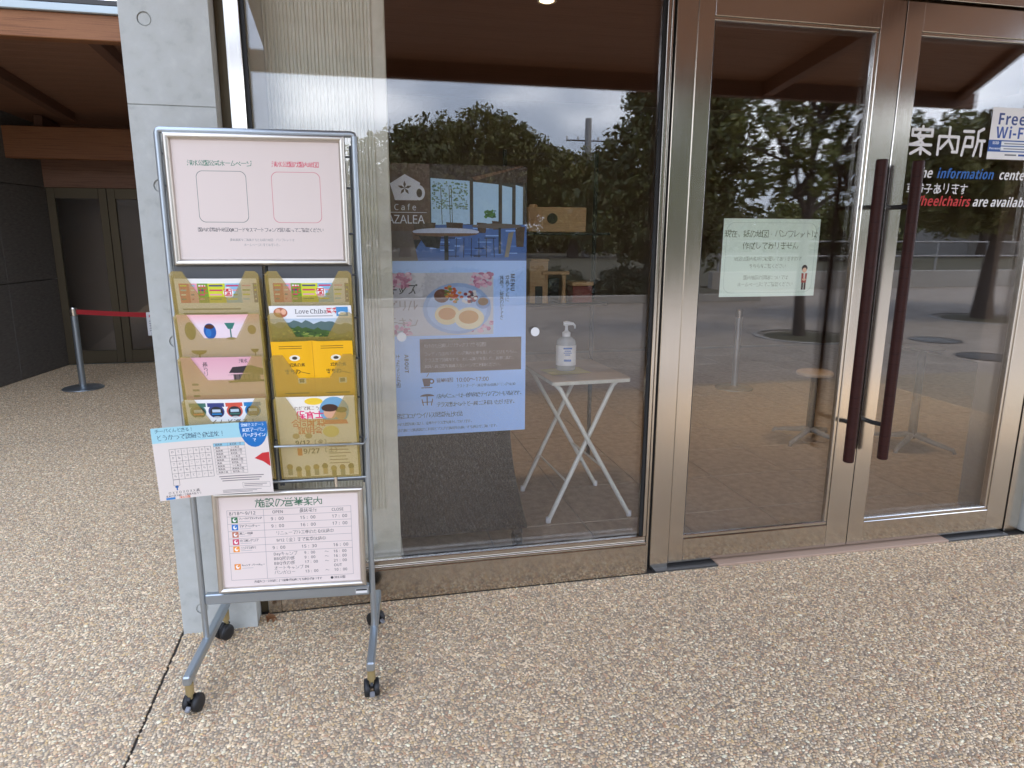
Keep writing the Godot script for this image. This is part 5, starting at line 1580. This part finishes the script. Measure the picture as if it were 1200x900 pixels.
func build_small_things() -> void:
	# lettering on the right-hand door
	var zg := -0.0525
	var t1 := thing("door_lettering", "big white Japanese lettering on the door pane reading information desk", "lettering", Vector3(2.073, 1.612, zg), 0.0, "lettering on the door pane")
	var i := 0
	for ch in "案内所":
		vinyl(t1, ch, i * 0.122, 0.0, 0.106, 0.105, mats.white_vinyl)
		i += 1
	var t2 := thing("door_lettering", "white and blue English line on the door pane about the information center", "lettering", Vector3(2.112, 1.512, zg), 0.0, "lettering on the door pane")
	latin(t2, "The", 0.0, 0, 0.05, mats.white_vinyl)
	latin(t2, "information", 0.10, 0, 0.05, mats.blue_vinyl)
	latin(t2, "center", 0.392, 0, 0.05, mats.white_vinyl)
	var t3 := thing("door_lettering", "small white Japanese line on the door pane about wheelchairs", "lettering", Vector3(2.085, 1.467, zg), 0.0, "lettering on the door pane")
	i = 0
	for ch in "車椅子あります":
		vinyl(t3, ch, i * 0.041, 0.0, 0.038, 0.1, mats.white_vinyl)
		i += 1
	var t4 := thing("door_lettering", "red and white English line on the door pane about wheelchairs", "lettering", Vector3(2.112, 1.407, zg), 0.0, "lettering on the door pane")
	latin(t4, "Wheelchairs", 0.0, 0, 0.05, mats.red_vinyl)
	latin(t4, "are available", 0.285, 0, 0.05, mats.white_vinyl)
	# wi-fi sign
	var wf := thing("wifi_sign", "white and blue free wireless network sign taped inside the door pane", "sign", Vector3(2.575, 1.601, -0.0515))
	var im := canvas(600, 420, Color(0.92, 0.92, 0.92))
	write(im, "Free", 60, 20, 130, Color(0.06, 0.20, 0.50))
	write(im, "Wi-Fi", 60, 130, 130, Color(0.10, 0.28, 0.62))
	box2(im, 0, 262, 600, 96, Color(0.06, 0.30, 0.62))
	box2(im, 130, 272, 440, 34, Color(0.90, 0.92, 0.94))
	box2(im, 130, 314, 440, 34, Color(0.90, 0.92, 0.94))
	write(im, "SSID", 40, 270, 30, Color.WHITE)
	write(im, "Password", 14, 318, 24, Color.WHITE)
	for k in 2:
		box2(im, 160, 286 + k * 42, 260, 8, Color(0.45, 0.47, 0.5))
	box2(im, 180, 376, 120, 12, Color(0.4, 0.42, 0.45))
	box2(im, 320, 374, 150, 16, Color(0.10, 0.28, 0.62))
	put(wf, "sheet", sheet_mesh(0.28, 0.193, flat, 2, 2), printed(im, 0.4))
	# notice in the left-hand door
	var nt := thing("paper_notice", "pale green paper notice with rounded border hung inside the door pane", "notice", Vector3(1.542, 1.072, -0.083))
	var ni := canvas(1120, 800, Color(0.84, 0.90, 0.84))
	round_frame(ni, 40, 40, 1040, 720, 90, 2.5, Color(0.66, 0.74, 0.68))
	var gi := Color(0.28, 0.33, 0.18)
	centre(ni, "現在、紙の地図・パンフレットは", 560, 118, 72, gi, 0.07, 1.0)
	centre(ni, "作成しておりません", 560, 240, 72, gi, 0.07, 1.0)
	centre(ni, "地図は園内各所に配置してありますので", 540, 386, 44, gi, 0.055, 1.0)
	centre(ni, "そちらをご覧ください", 540, 462, 44, gi, 0.055, 1.0)
	centre(ni, "園内施設の詳細については", 530, 580, 44, gi, 0.055, 1.0)
	centre(ni, "ホームページにてご確認ください", 530, 652, 44, gi, 0.055, 1.0)
	# a small bowing figure in a red-brown waistcoat
	ell(ni, 982, 508, 34, 36, Color(0.16, 0.10, 0.08))
	ell(ni, 984, 528, 26, 26, Color(0.90, 0.74, 0.62))
	poly(ni, [Vector2(950, 560), Vector2(1020, 560), Vector2(1014, 660), Vector2(956, 660)], Color(0.62, 0.24, 0.20))
	poly(ni, [Vector2(976, 560), Vector2(996, 560), Vector2(992, 640), Vector2(980, 640)], Color(0.92, 0.88, 0.84))
	ell(ni, 986, 626, 22, 12, Color(0.90, 0.74, 0.62))
	box2(ni, 960, 660, 22, 74, Color(0.25, 0.14, 0.14))
	box2(ni, 990, 660, 22, 74, Color(0.25, 0.14, 0.14))
	put(nt, "sheet", sheet_mesh(0.408, 0.292, func(u: float, v: float) -> float: return 0.001 * sin(u * 5.0 + v * 3.0), 10, 4), printed(ni, 0.35))
	# round safety stickers on the window
	for k in 2:
		var s := thing("round_sticker", ["white round sticker on the window, beside the cream partition", "white round sticker on the window, between the poster board and the table"][k], "sticker", [Vector3(0.137, 0.958, -0.0355), Vector3(0.606, 0.964, -0.0355)][k], 0.0, "stickers on the window")
		put(s, "disc", lathe_mesh([Vector2(0.016, 0.0), Vector2(0.016, 0.0006), Vector2(0, 0.0006)], 28, false), mats.white_vinyl, Vector3.ZERO, Vector3(PI / 2, 0, 0))
	# stanchion with a red belt in the covered way
	stanchion(Vector3(-2.333, 0, -4.09), "steel belt post with red belt standing in the covered way", true)
	stanchion(Vector3(3.165, 0, -3.0), "steel belt post standing inside behind the glass doors", false)
	# display rack indoors with timber wares
	var rk := thing("display_rack", "dark open rack of timber wares standing inside behind the cafe board", "rack", Vector3(1.06, 0, -1.35))
	for x in [-0.26, 0.26]:
		for z in [-0.14]:
			bx(rk, "post", Vector3(x - 0.01, 0, z - 0.01), Vector3(x + 0.01, 1.75, z + 0.01), mats.rack_black)
	for y in [0.93, 1.30]:
		bx(rk, "shelf", Vector3(-0.248, y, -0.15), Vector3(0.248, y + 0.014, 0.15), mats.rack_black)
	var wb := thing("wooden_box", "pale wooden box with a round dark opening on the rack's upper shelf", "box", Vector3(1.02, 1.315, -1.25))
	bx(wb, "body", Vector3(-0.155, 0, -0.045), Vector3(0.155, 0.125, 0.045), mats.pale_wood, 0.004)
	put(wb, "lens_ring", lathe_mesh([Vector2(0.027, 0.0), Vector2(0.027, 0.006), Vector2(0.017, 0.008), Vector2(0.017, 0.001)], 24, false), mats.rack_black, Vector3(-0.03, 0.068, 0.0455), Vector3(PI / 2, 0, 0))
	put(wb, "opening", lathe_mesh([Vector2(0.017, 0.0), Vector2(0.017, 0.002), Vector2(0, 0.002)], 24, false), mats.gasket, Vector3(-0.03, 0.068, 0.0455), Vector3(PI / 2, 0, 0))
	put(wb, "knob", lathe_mesh([Vector2(0.022, 0.0), Vector2(0.022, 0.008), Vector2(0.016, 0.014), Vector2(0, 0.014)], 18), mats.pale_wood, Vector3(-0.12, 0.125, 0.0))
	var hs := thing("wooden_house", "pale wooden block house on the rack's middle shelf", "ornament", Vector3(0.93, 0.945, -1.27))
	bx(hs, "body", Vector3(-0.05, 0, -0.04), Vector3(0.05, 0.22, 0.04), mats.pale_wood, 0.003)
	bx(hs, "shelf_board", Vector3(-0.05, 0.2205, -0.045), Vector3(0.05, 0.232, 0.06), mats.pale_wood, 0.003)
	bx(hs, "door", Vector3(-0.02, 0.0, 0.0405), Vector3(0.02, 0.09, 0.044), mats.rack_black, 0.002)
	var ch := thing("wooden_arch", "pale wooden arch over a dark basket on the rack's middle shelf", "ornament", Vector3(1.02, 0.945, -1.26))
	for x in [-0.05, 0.05]:
		put(ch, "post", lathe_mesh([Vector2(0.016, 0), Vector2(0.012, 0.03), Vector2(0.009, 0.09), Vector2(0.013, 0.15), Vector2(0, 0.15)], 12), mats.pale_wood, Vector3(x, 0, 0.02))
	bx(ch, "lintel", Vector3(-0.075, 0.1505, 0.0), Vector3(0.075, 0.168, 0.04), mats.pale_wood, 0.003)
	bx(ch, "basket", Vector3(-0.03, 0, -0.03), Vector3(0.03, 0.13, 0.0), mats.rack_black, 0.004)
	var rb := thing("red_wooden_box", "red-brown lacquered box beside the wooden arch", "box", Vector3(1.17, 0.945, -1.27))
	bx(rb, "body", Vector3(-0.055, 0, -0.05), Vector3(0.055, 0.09, 0.05), mats.red_box, 0.004)
	bx(rb, "lid", Vector3(-0.06, 0.0905, -0.055), Vector3(0.06, 0.112, 0.055), mats.pale_wood, 0.004)
	# stool and pedestal deeper in the room
	pedestal(Vector3(2.84, 0, -1.5), 0.43, "round wooden stool with a four-armed foot behind the left glass door", true)
	pedestal(Vector3(3.40, 0, -1.25), 0.62, "dark pedestal with a four-armed foot behind the lettered glass door", false)
	# dry leaves and a strip of debris at the foot of the front
	for k in 3:
		var lf := thing("dry_leaf", ["curled brown dry leaf nearest the corner of the column", "curled brown dry leaf next to the steel mullion", "curled brown dry leaf under the brochure stand's beam"][k], "leaf", Vector3(-0.36 + rng.randf() * 0.09, 0.006, 0.03 + rng.randf() * 0.05), rng.randf() * TAU, "dry leaves by the column")
		put(lf, "blade", sheet_mesh(0.014, 0.032, func(u: float, v: float) -> float: return 0.02 * pow(u - 0.5, 2.0) * 4.0 * v + 0.006 * sin(v * 4.0), 6, 8), leaf_brown(), Vector3.ZERO, Vector3(-PI / 2 + rng.randf_range(0.05, 0.5), 0, 0))

func leaf_brown() -> StandardMaterial3D:
	if not mats.has("leaf_brown"):
		plain("leaf_brown", lin(0.22, 0.10, 0.04), 0.7)
	return mats.leaf_brown

func stanchion(at: Vector3, label: String, belt: bool) -> void:
	var s := thing("belt_post", label, "belt post", at)
	put(s, "base", lathe_mesh([Vector2(0, 0), Vector2(0.155, 0), Vector2(0.16, 0.005), Vector2(0.15, 0.012), Vector2(0.06, 0.02), Vector2(0.03, 0.024), Vector2(0, 0.024)], 36), mats.stand_tube)
	put(s, "post", lathe_mesh([Vector2(0.026, 0.02), Vector2(0.026, 0.62), Vector2(0, 0.62)], 20, false), mats.stand_tube)
	put(s, "head", lathe_mesh([Vector2(0.028, 0.62), Vector2(0.03, 0.624), Vector2(0.03, 0.68), Vector2(0.026, 0.69), Vector2(0, 0.69)], 20, false), mats.steel)
	if belt:
		var st := SurfaceTool.new()
		st.begin(Mesh.PRIMITIVE_TRIANGLES)
		st.set_smooth_group(0)
		for k in 16:
			var x0 := 0.03 + k * 0.125
			var x1 := x0 + 0.125
			var sag := func(x: float) -> float: return -0.05 * sin(clampf(x / 2.0, 0.0, 1.0) * PI)
			quad(st, [Vector3(x0, 0.635 + sag.call(x0), 0), Vector3(x1, 0.635 + sag.call(x1), 0), Vector3(x1, 0.675 + sag.call(x1), 0), Vector3(x0, 0.675 + sag.call(x0), 0)], Vector3.BACK)
		st.generate_normals()
		put(s, "belt", st.commit(), mats.belt_red)
		var card := thing("belt_card", "white card with red heading hanging from the red belt", "card", at + Vector3(0.63, 0.44, 0.004))
		var im := canvas(210, 297, Color(0.90, 0.90, 0.90))
		write(im, "お知らせ", 24, 30, 38, Color(0.78, 0.15, 0.18), 0.12)
		for k in 5:
			box2(im, 24, 110 + k * 30, 160 - (k * 23) % 50, 7, Color(0.4, 0.4, 0.42))
		put(card, "sheet", sheet_mesh(0.15, 0.2, flat, 2, 2), printed(im))

func pedestal(at: Vector3, h: float, label: String, seat: bool) -> void:
	var p := thing("pedestal_stool" if seat else "pedestal_stand", label, "stool" if seat else "stand", at, 0.5)
	for k in 4:
		var d := Vector3(cos(k * PI / 2), 0, sin(k * PI / 2))
		put(p, "foot", tube_mesh([Vector3(0, 0.075, 0), d * 0.1 + Vector3(0, 0.05, 0), d * 0.24 + Vector3(0, 0.022, 0), d * 0.25 + Vector3(0, 0.0, 0)], [0.02, 0.017, 0.013, 0.011], 8), mats.grey_paint)
	put(p, "column", lathe_mesh([Vector2(0.026, 0.05), Vector2(0.022, h), Vector2(0, h)], 14, false), mats.rack_black)
	if seat:
		put(p, "seat", lathe_mesh([Vector2(0, h), Vector2(0.105, h), Vector2(0.112, h + 0.006), Vector2(0.112, h + 0.018), Vector2(0.106, h + 0.024), Vector2(0, h + 0.024)], 28), mats.table_top)
	else:
		put(p, "plate", lathe_mesh([Vector2(0, h), Vector2(0.12, h), Vector2(0.12, h + 0.012), Vector2(0, h + 0.012)], 28, false), mats.rack_black)

# ---------------------------------------------------------------- print: flat artwork for posters, leaflets and labels
var fonts := {}
var glyph_cache := {}

func canvas(w: int, h: int, c: Color) -> Image:
	var im := Image.create(w, h, false, Image.FORMAT_RGBA8)
	im.fill(c)
	return im

func poly(im: Image, pts: Array, c: Color) -> void:
	var lo := 1e9
	var hi := -1e9
	for p in pts:
		lo = minf(lo, p.y)
		hi = maxf(hi, p.y)
	for y in range(maxi(0, int(floor(lo))), mini(im.get_height(), int(ceil(hi)))):
		var xs := []
		var yy := y + 0.5
		for i in pts.size():
			var a: Vector2 = pts[i]
			var b: Vector2 = pts[(i + 1) % pts.size()]
			if (a.y <= yy) != (b.y <= yy):
				xs.append(a.x + (yy - a.y) / (b.y - a.y) * (b.x - a.x))
		xs.sort()
		for k in range(0, xs.size() - 1, 2):
			var x0 := int(round(xs[k]))
			im.fill_rect(Rect2i(x0, y, maxi(1, int(round(xs[k + 1])) - x0), 1), c)

func ell(im: Image, x: float, y: float, rx: float, ry: float, c: Color, from_deg := 0.0, to_deg := 360.0) -> void:
	var pts := []
	for i in 25:
		var a := deg_to_rad(lerpf(from_deg, to_deg, i / 24.0))
		pts.append(Vector2(x + cos(a) * rx, y + sin(a) * ry))
	poly(im, pts, c)

func box2(im: Image, x: float, y: float, w: float, h: float, c: Color) -> void:
	im.fill_rect(Rect2i(int(round(x)), int(round(y)), maxi(1, int(round(w))), maxi(1, int(round(h)))), c)

func stroke2(im: Image, a: Vector2, b: Vector2, w: float, c: Color) -> void:
	if w <= 3.5:
		var n := maxi(1, int(a.distance_to(b)))
		var s := maxi(1, int(round(w)))
		for i in n + 1:
			var p := a.lerp(b, float(i) / n)
			im.fill_rect(Rect2i(int(p.x - s * 0.5 + 0.5), int(p.y - s * 0.5 + 0.5), s, s), c)
		return
	var d := (b - a).normalized() if a.distance_to(b) > 0.001 else Vector2.RIGHT
	var q := d.orthogonal() * w * 0.5
	var e := d * w * 0.35
	poly(im, [a - e + q, b + e + q, b + e - q, a - e - q], c)

func frame2(im: Image, x: float, y: float, w: float, h: float, t: float, c: Color) -> void:
	box2(im, x, y, w, t, c)
	box2(im, x, y + h - t, w, t, c)
	box2(im, x, y, t, h, c)
	box2(im, x + w - t, y, t, h, c)

func round_frame(im: Image, x: float, y: float, w: float, h: float, r: float, t: float, c: Color) -> void:
	var last := Vector2.INF
	for i in 41:
		var a := TAU * i / 40.0 + 0.001
		var p := Vector2(x + w / 2 + signf(cos(a)) * (w / 2 - r) + cos(a) * r, y + h / 2 + signf(sin(a)) * (h / 2 - r) + sin(a) * r)
		if last != Vector2.INF:
			stroke2(im, last, p, t, c)
		last = p

func strokes_of(ch: String) -> Array:
	if not glyph_cache.has(ch):
		var out := []
		var src: String = KANA.get(ch, KANJI.get(ch, ""))
		if src == "" and ch.strip_edges() != "":
			var rng := RandomNumberGenerator.new()   # a rare character in the finest print: a dense sign of crossing strokes
			rng.seed = ch.unicode_at(0)
			for i in 4:
				out.append([Vector2(rng.randi_range(0, 2), 1 + i * 2), Vector2(rng.randi_range(7, 9), 1 + i * 2)])
			for i in 2:
				out.append([Vector2(2 + i * 4, rng.randi_range(0, 2)), Vector2(2 + i * 4, 9)])
			out.append([Vector2(4, 4), Vector2(0, 9)])
			out.append([Vector2(6, 5), Vector2(9, 9)])
		for s in src.split(" ", false):
			var chain := []
			for k in range(0, s.length() - 1, 2):
				chain.append(Vector2(s.substr(k, 1).to_int(), s.substr(k + 1, 1).to_int()))
			out.append(chain)
		glyph_cache[ch] = out
	return glyph_cache[ch]

func font_rid(bold: bool, serif: bool) -> RID:
	var key := "%s%s" % [bold, serif]
	if not fonts.has(key):
		var f := SystemFont.new()
		f.font_names = PackedStringArray(["Droid Serif" if serif else "Droid Sans"])
		f.font_weight = 700 if bold else 400
		fonts[key] = f
	return fonts[key].get_rids()[0]

# writes text with its upper left corner at x, y and returns the x where it ends; Latin letters come from the typeface, the others from strokes
func write(im: Image, text: String, x: float, y: float, size: float, c: Color, weight := 0.1, gap := 1.06, bold := true, serif := false, down := false) -> float:
	var ts := TextServerManager.get_primary_interface()
	for i in text.length():
		var ch := text[i]
		var code := text.unicode_at(i)
		if code < 0x250:
			var px := maxi(4, int(round(size)))
			var rid := font_rid(bold, serif)
			var sz := Vector2i(px, 0)
			var gi: int = ts.font_get_glyph_index(rid, px, code, 0)
			ts.font_render_glyph(rid, sz, gi)
			var r: Rect2 = ts.font_get_glyph_uv_rect(rid, sz, gi)
			var tex: int = ts.font_get_glyph_texture_idx(rid, sz, gi)
			if tex >= 0 and r.size.x >= 1:
				var key := "%s%d_%d_%s" % [rid, px, gi, c]
				if not glyph_cache.has(key):
					var part := ts.font_get_texture_image(rid, sz, tex).get_region(Rect2i(r))
					part.convert(Image.FORMAT_RGBA8)
					for yy in part.get_height():
						for xx in part.get_width():
							part.set_pixel(xx, yy, Color(c.r, c.g, c.b, part.get_pixel(xx, yy).a))
					glyph_cache[key] = part
				var off: Vector2 = ts.font_get_glyph_offset(rid, sz, gi)
				var g: Image = glyph_cache[key]
				im.blend_rect(g, Rect2i(Vector2i.ZERO, g.get_size()), Vector2i(int(x + off.x), int(y + size * 0.9 + off.y)))
			var adv: float = ts.font_get_glyph_advance(rid, px, gi).x * gap
			if down:
				y += size * gap
			else:
				x += adv
		else:
			var k := size / 9.6
			for chain in strokes_of(ch):
				for j in range(maxi(1, chain.size() - 1)):
					var a: Vector2 = chain[j]
					var b: Vector2 = chain[mini(j + 1, chain.size() - 1)]
					stroke2(im, Vector2(x, y) + a * k, Vector2(x, y) + b * k, maxf(1.0, size * weight), c)
			if down:
				y += size * gap
			else:
				x += size * gap
	return x

func text_width(text: String, size: float, gap := 1.06, bold := true, serif := false) -> float:
	var w := 0.0
	var ts := TextServerManager.get_primary_interface()
	for i in text.length():
		var code := text.unicode_at(i)
		if code < 0x250:
			var px := maxi(4, int(round(size)))
			var rid := font_rid(bold, serif)
			w += ts.font_get_glyph_advance(rid, px, ts.font_get_glyph_index(rid, px, code, 0)).x * gap
		else:
			w += size * gap
	return w

func centre(im: Image, text: String, x: float, y: float, size: float, c: Color, weight := 0.1, gap := 1.06, bold := true, serif := false) -> void:
	write(im, text, x - text_width(text, size, gap, bold, serif) / 2, y, size, c, weight, gap, bold, serif)

func printed(im: Image, gloss := 0.45) -> StandardMaterial3D:
	var m := StandardMaterial3D.new()
	m.albedo_texture = ImageTexture.create_from_image(im)
	m.roughness = gloss
	m.texture_repeat = false
	return m

# ---------------------------------------------------------------- stroke lettering
# Japanese signs are drawn stroke by stroke: every stroke is a chain of points, two digits each (x, y on a 10 x 10 square, y down).
const KANA := {
	"あ": "1282 4048 72655829172544749759", "い": "11151738 7176", "う": "3061 2373857859", "え": "3061 237319 568898", "お": "1363 3038182644748759 7294", "か": "12626848 4018 7194", "が": "1363726948 4018 7093 8081 9091",
	"き": "1161 1363 4075 2627 2869", "ぎ": "1161 1363 4075 2627 2869 8081 9091", "く": "702579", "け": "1018 4393 707759", "げ": "1018 3383 606759 8081 9091", "こ": "2171 17286878", "ご": "2161 17286878 8081 9091", "さ": "1282 5075 2627 2869", "し": "2027385885", "じ": "2027385885 6071 8091",
	"す": "1292 505637354456 5839", "ず": "1282 505637354456 5839 8081 9091", "せ": "0494 707464 303778", "そ": "21712484565879", "た": "1262 4019 5484 474989", "だ": "1262 4019 5484 474979 8081 9091", "ち": "1282 402564748759", "つ": "1373849659", "て": "119154465879", "で": "119154465879 7374 8384",
	"と": "3044 803547 4989", "ど": "2034 703547 4989 8081 9091", "な": "1252 4017 7283 6367594848 6889", "に": "1018 4282 475888", "ぬ": "2058 601637 2853849759685889", "ね": "3039 0232 1762849769674899", "の": "52291816214172939669", "は": "1018 4393 706859485789", "ひ": "124215184866638295", "へ": "054398", "ま": "1191 1484 506849373879",
	"み": "1151192827 7597 8369", "む": "1262 3036281523 778876 7194", "め": "2058 60165729 63849759", "も": "3038597876 1262 1565", "や": "0574849576 4062 3059", "ゆ": "1018 2463849575 6069", "よ": "5282 505839384779", "ら": "4061 202644748759", "り": "2025 707659", "る": "21712564858859485768", "れ": "3039 0232 176352678898", "ろ": "217125748759",
	"を": "1282 40256468 84476878", "ん": "4019265658 7995", "っ": "2565768859", "ょ": "5587 536857476889", "ゃ": "1666768768 4564 3559",
	"ア": "10908364 535937", "イ": "8015 5359", "ウ": "5051 131183846829", "エ": "1191 5158 0898", "オ": "1292 606949 6219", "カ": "1383788868 4019", "ガ": "1373687858 4019 8081 9091", "キ": "1272 0595 4069", "ク": "404119 3181744719", "グ": "403219 32725529 8081 9091", "ケ": "4015 2393 635929", "ゲ": "3015 2383 534929 8081 9091", "コ": "11818818", "ゴ": "11717818 8081 9091", "サ": "0393 2026 707539", "ザ": "0383 2026 606539 8081 9091",
	"シ": "2132 1344 198893", "ジ": "2132 1344 198893 8081 9091", "ス": "1171544719 5479", "ズ": "1171544719 5479 8081 9091", "セ": "0484 9376 303879", "タ": "4014 318173 4619 3566", "ダ": "4014 317173 4619 3566 8081 9091", "チ": "7011 0494 505619", "ッ": "2437 4457 834829", "テ": "2070 0393 534629", "デ": "2060 0383 534629 8081 9091", "ト": "3039 3375", "ド": "3039 3375 6172 8191", "ナ": "0393 503619", "ニ": "2272 0898", "ネ": "5051 13725518 5459 6688", "ノ": "8019", "ハ": "3018 6098",
	"バ": "3018 6098 8081 9091", "パ": "3018 6098 8090919180", "ヒ": "20288987 2474", "フ": "1191846839", "ブ": "1181745839 8081 9092", "プ": "1171745839 8090918180", "ヘ": "063398", "ベ": "063398 7172 8182", "ペ": "063398 7282837372", "ホ": "1393 5059 3518 6588", "ボ": "1383 5059 3518 6588 8081 9091", "マ": "11916556 3568", "ミ": "2172 2474 1778", "ム": "5027 1878 6587", "メ": "7019 3378", "モ": "2171 0494 404888", "ャ": "168677 4359",
	"ヤ": "039365 3059", "ュ": "255558 1888", "ユ": "21 7158 0898", "ョ": "24848929 2686", "ヨ": "11818818 1484", "ラ": "2070 1383745829", "リ": "2025 707659", "ル": "301609 606894", "レ": "20287593", "ロ": "1282881812", "ワ": "1115 1181745839", "ン": "1133 187792", "ー": "1494", "ィ": "7346 5559", "ェ": "2575 5558 1888", "ォ": "1585 6369 6528", "・": "4555", "、": "2639", "。": "2637482726", "！": "5056 5859", "〜": "0523446595", "（": "70515879", "）": "20414829", "：": "4344 4748",
}
const KANJI := {
	"案": "5051 13119193 423366 634516 1393 0696 5659 5719 5799", "内": "1913939878 5054 5427 5477", "所": "0141 13434616 1309 8061616559 6494 8489", "車": "1191 2373762623 2575 1898 5059", "椅": "0242 2029 2306 2345 5292 7052 7092 4494 848878 56767856", "子": "217154 545839 0595", "清": "1021 0324 0917 4191 4393 4595 7075 5659 568689 5787", "水": "505948 123309 8154 5499",
	"公": "3014 6094 5327 1878 6589", "園": "0090990900 3151 2252 5052 1383 35656635 4649 3728 6478 6757", "式": "0282 70758997 8091 1555 3558 0866", "地": "0333 2027 0836 4349589897 4492 939485 6067", "図": "0090990900 3243 5263 7238 3578", "施": "2021 0242 2209 24444838 6043 5292 54949776 7378 54599997", "設": "1030 0141 1333 1535 1737391917 5080 5043 8094 4585 8549 5699", "の": "52291816214172939669",
	"営": "1021 4041 8061 04039394 2474762624 1787891917", "業": "3033 6063 1021 8071 0393 2332 7364 1585 0696 5359 5718 5788 2494", "最": "2070732320 2171 0494 1419 4449 1646 1848 0949 5585 8559 5699", "終": "200223 310646 2629 1709 3748 7044 528247 5498 6677 5989", "受": "8011 1122 4143 7163 04059495 267639 3699", "付": "3013 2329 4393 737958 5466", "現": "0141 0444 0847 2128 5090955550 5292 6549 757999", "在": "0292 4026 2529 4595 6269 3999",
	"紙": "200223 310646 2629 1709 3748 9051 515978 5494 707599", "作": "2004 1319 5035 4292 6269 6494 6797", "成": "1292 1219 15454838 626999 8059 8191", "保": "2004 1319 4080 84544440 6469 3696 6739 6799", "育": "5051 0292 3224 2474 6374 2529 257579 2777", "士": "0393 5058 1888", "合": "5004 5094 3464 2676792926", "同": "0900909989 2272 3565683835", "就": "2021 0242 13434613 2629 1608 3648 5292 6059 6269 8999 8091",
	"職": "0040 1017 3039 1333 1535 0737 5171 5060 5383 46766946 4676 808999 9182", "説": "1030 0141 1333 1535 1737391917 5061 9081 5282855552 6559 757999", "明": "0131371701 0434 5059 50909989 5393 5696", "会": "5004 5094 3464 1686 4628 2878 6789", "謎": "1030 0141 1333 1535 1737391917 5051 435357 5749 5799 6393 7076 6163 9183", "解": "2003 1131 034349 0309 0545 0747 2329 5090 7054 908474 6556 5595 5898 7579", "鉄": "3004 3052 1444 0646 2429 0949 5093 5393 7159 7299", "道": "1021 0333 3718 0999 5061 8071 4292 5383 885853 5585", "旅": "2021 0242 2209 24444838 6043 5292 5559 7455 5699",
	"東": "1191 2373762623 2575 5059 5719 5799", "武": "0282 2161 70758997 8091 3438 2428 0868 3656", "巡": "1021 0333 3718 0999 5032 3265 7052 5285 9072 7295", "詳": "1030 0141 1333 1535 1737391917 5061 9081 4292 5484 4696 7079", "細": "200223 310646 2629 1709 3748 5191995951 7179 5595", "読": "1030 0141 1333 1535 1737391917 5090 7072 5282 46449496 6559 757999", "取": "0141 1019 4049 1343 1646 0868 5192 8559 5699", "確": "0141 201616 16464649 1949 5051 4292 5559 4445 6595 6797 5999 7579", "認": "1030 0141 1333 1535 1737391917 41918474 6154 4648 56598999 7687",
	"工": "1191 5158 0898", "事": "1191 2272742422 0585 1494 1787 505949", "休": "2004 1319 3393 6069 6439 6499", "場": "0333 2027 0836 5080845450 5282 3595 562966 958878", "中": "129297971712 5059", "花": "0292 3032 6062 3415 2429 646999 9466", "金": "5004 5094 3464 1676 5359 2637 7667 0999", "夏": "1191 2272 762622 2474 4615 3787 8719 4799", "季": "8021 0292 5025 5285 3676 585949 0797", "牧": "2004 1242 2029 0645 6053 5292 8359 5499", "釣": "3004 3052 1444 0646 2429 0949 6053 52929788 6475",
	"部": "3041 0262 1323 5343 0464 1656591916 7079 709055 9587", "昼": "1090 1009 9094 2373752523 1999 2474", "夜": "5051 0292 3214 2429 6052 5393 8459 5499", "天": "1191 0494 5054 5419 5499", "候": "2004 1319 3338 5090 9092 4292 6252 5595 4797 7079 7749 7799", "状": "1029 2126 0506 4393 7064 6439 6499 8192", "態": "2015 1545 1545 1646 1649 4648 6064 9052 5495 6595 2728 3799", "日": "2070792920 2474", "土": "2474 5059 0999", "時": "0131371701 0434 5191 7074 4494 4696 848979 5768", "間": "0900404404 0242 5090 5054 5494 9099 89 2676792926",
	"新": "2021 0242 1223 3224 0454 0656 3439 3518 3558 9061 6169 6494 8489", "型": "0151 0353 1016 4046 7074 9096 8585 1787 5659 0999", "感": "1090 1008 2252 3353563633 8065 7196 9392 2728 3799", "染": "1021 0323 4062 4092 6034 0696 5559 5719 5799", "防": "0009 0030 22243526 6061 4393 6349 65958878", "止": "5059 5494 2429 0999", "対": "2021 0252 4309 1348 6292 828979 6576", "策": "2010 2050 7060 7099 0393 2556 7575 5359 5719 5799", "店": "5051 1292 1209 5356 5585 3676793936", "食": "5004 5094 3464 2575 772725 2979 6789", "楽": "3060643430 3262 1122 8172 0696 5459 5619 5699", "空": "5051 13119193 3415 6494 2676 5659 1999", "席": "5051 1191 1109 3393 4265 8265 4666 2999 6069",
	"穏": "3011 0343 2029 2306 2335 8051 5363 7383 5494 5787 4758 6799", "可": "1191 717858 2454572424", "能": "2004 0444 1646 16194649 1848 606393 5693 666999 9567", "用": "1109 11919989 1494 1797 5159", "利": "4011 0454 2229 3308 3346 7077 909989", "一": "0595", "除": "0009 0030 22243526 6034 6096 5383 3696 637969 4728 8799", "各": "4014 317117 2366 99 3676793936", "配": "0141 0343494903 1316 3336 0747 5292 9295 5595 55599997", "置": "109092221210 3032 6062 0494 5254 357578783835 1599 1999", "覧": "1040 1014 1444 2024 6053 5292 2575782825 3819 585999",
	"小": "505949 2306 7396", "大": "0393 5054 5319 5499", "人": "5009 5399",
}
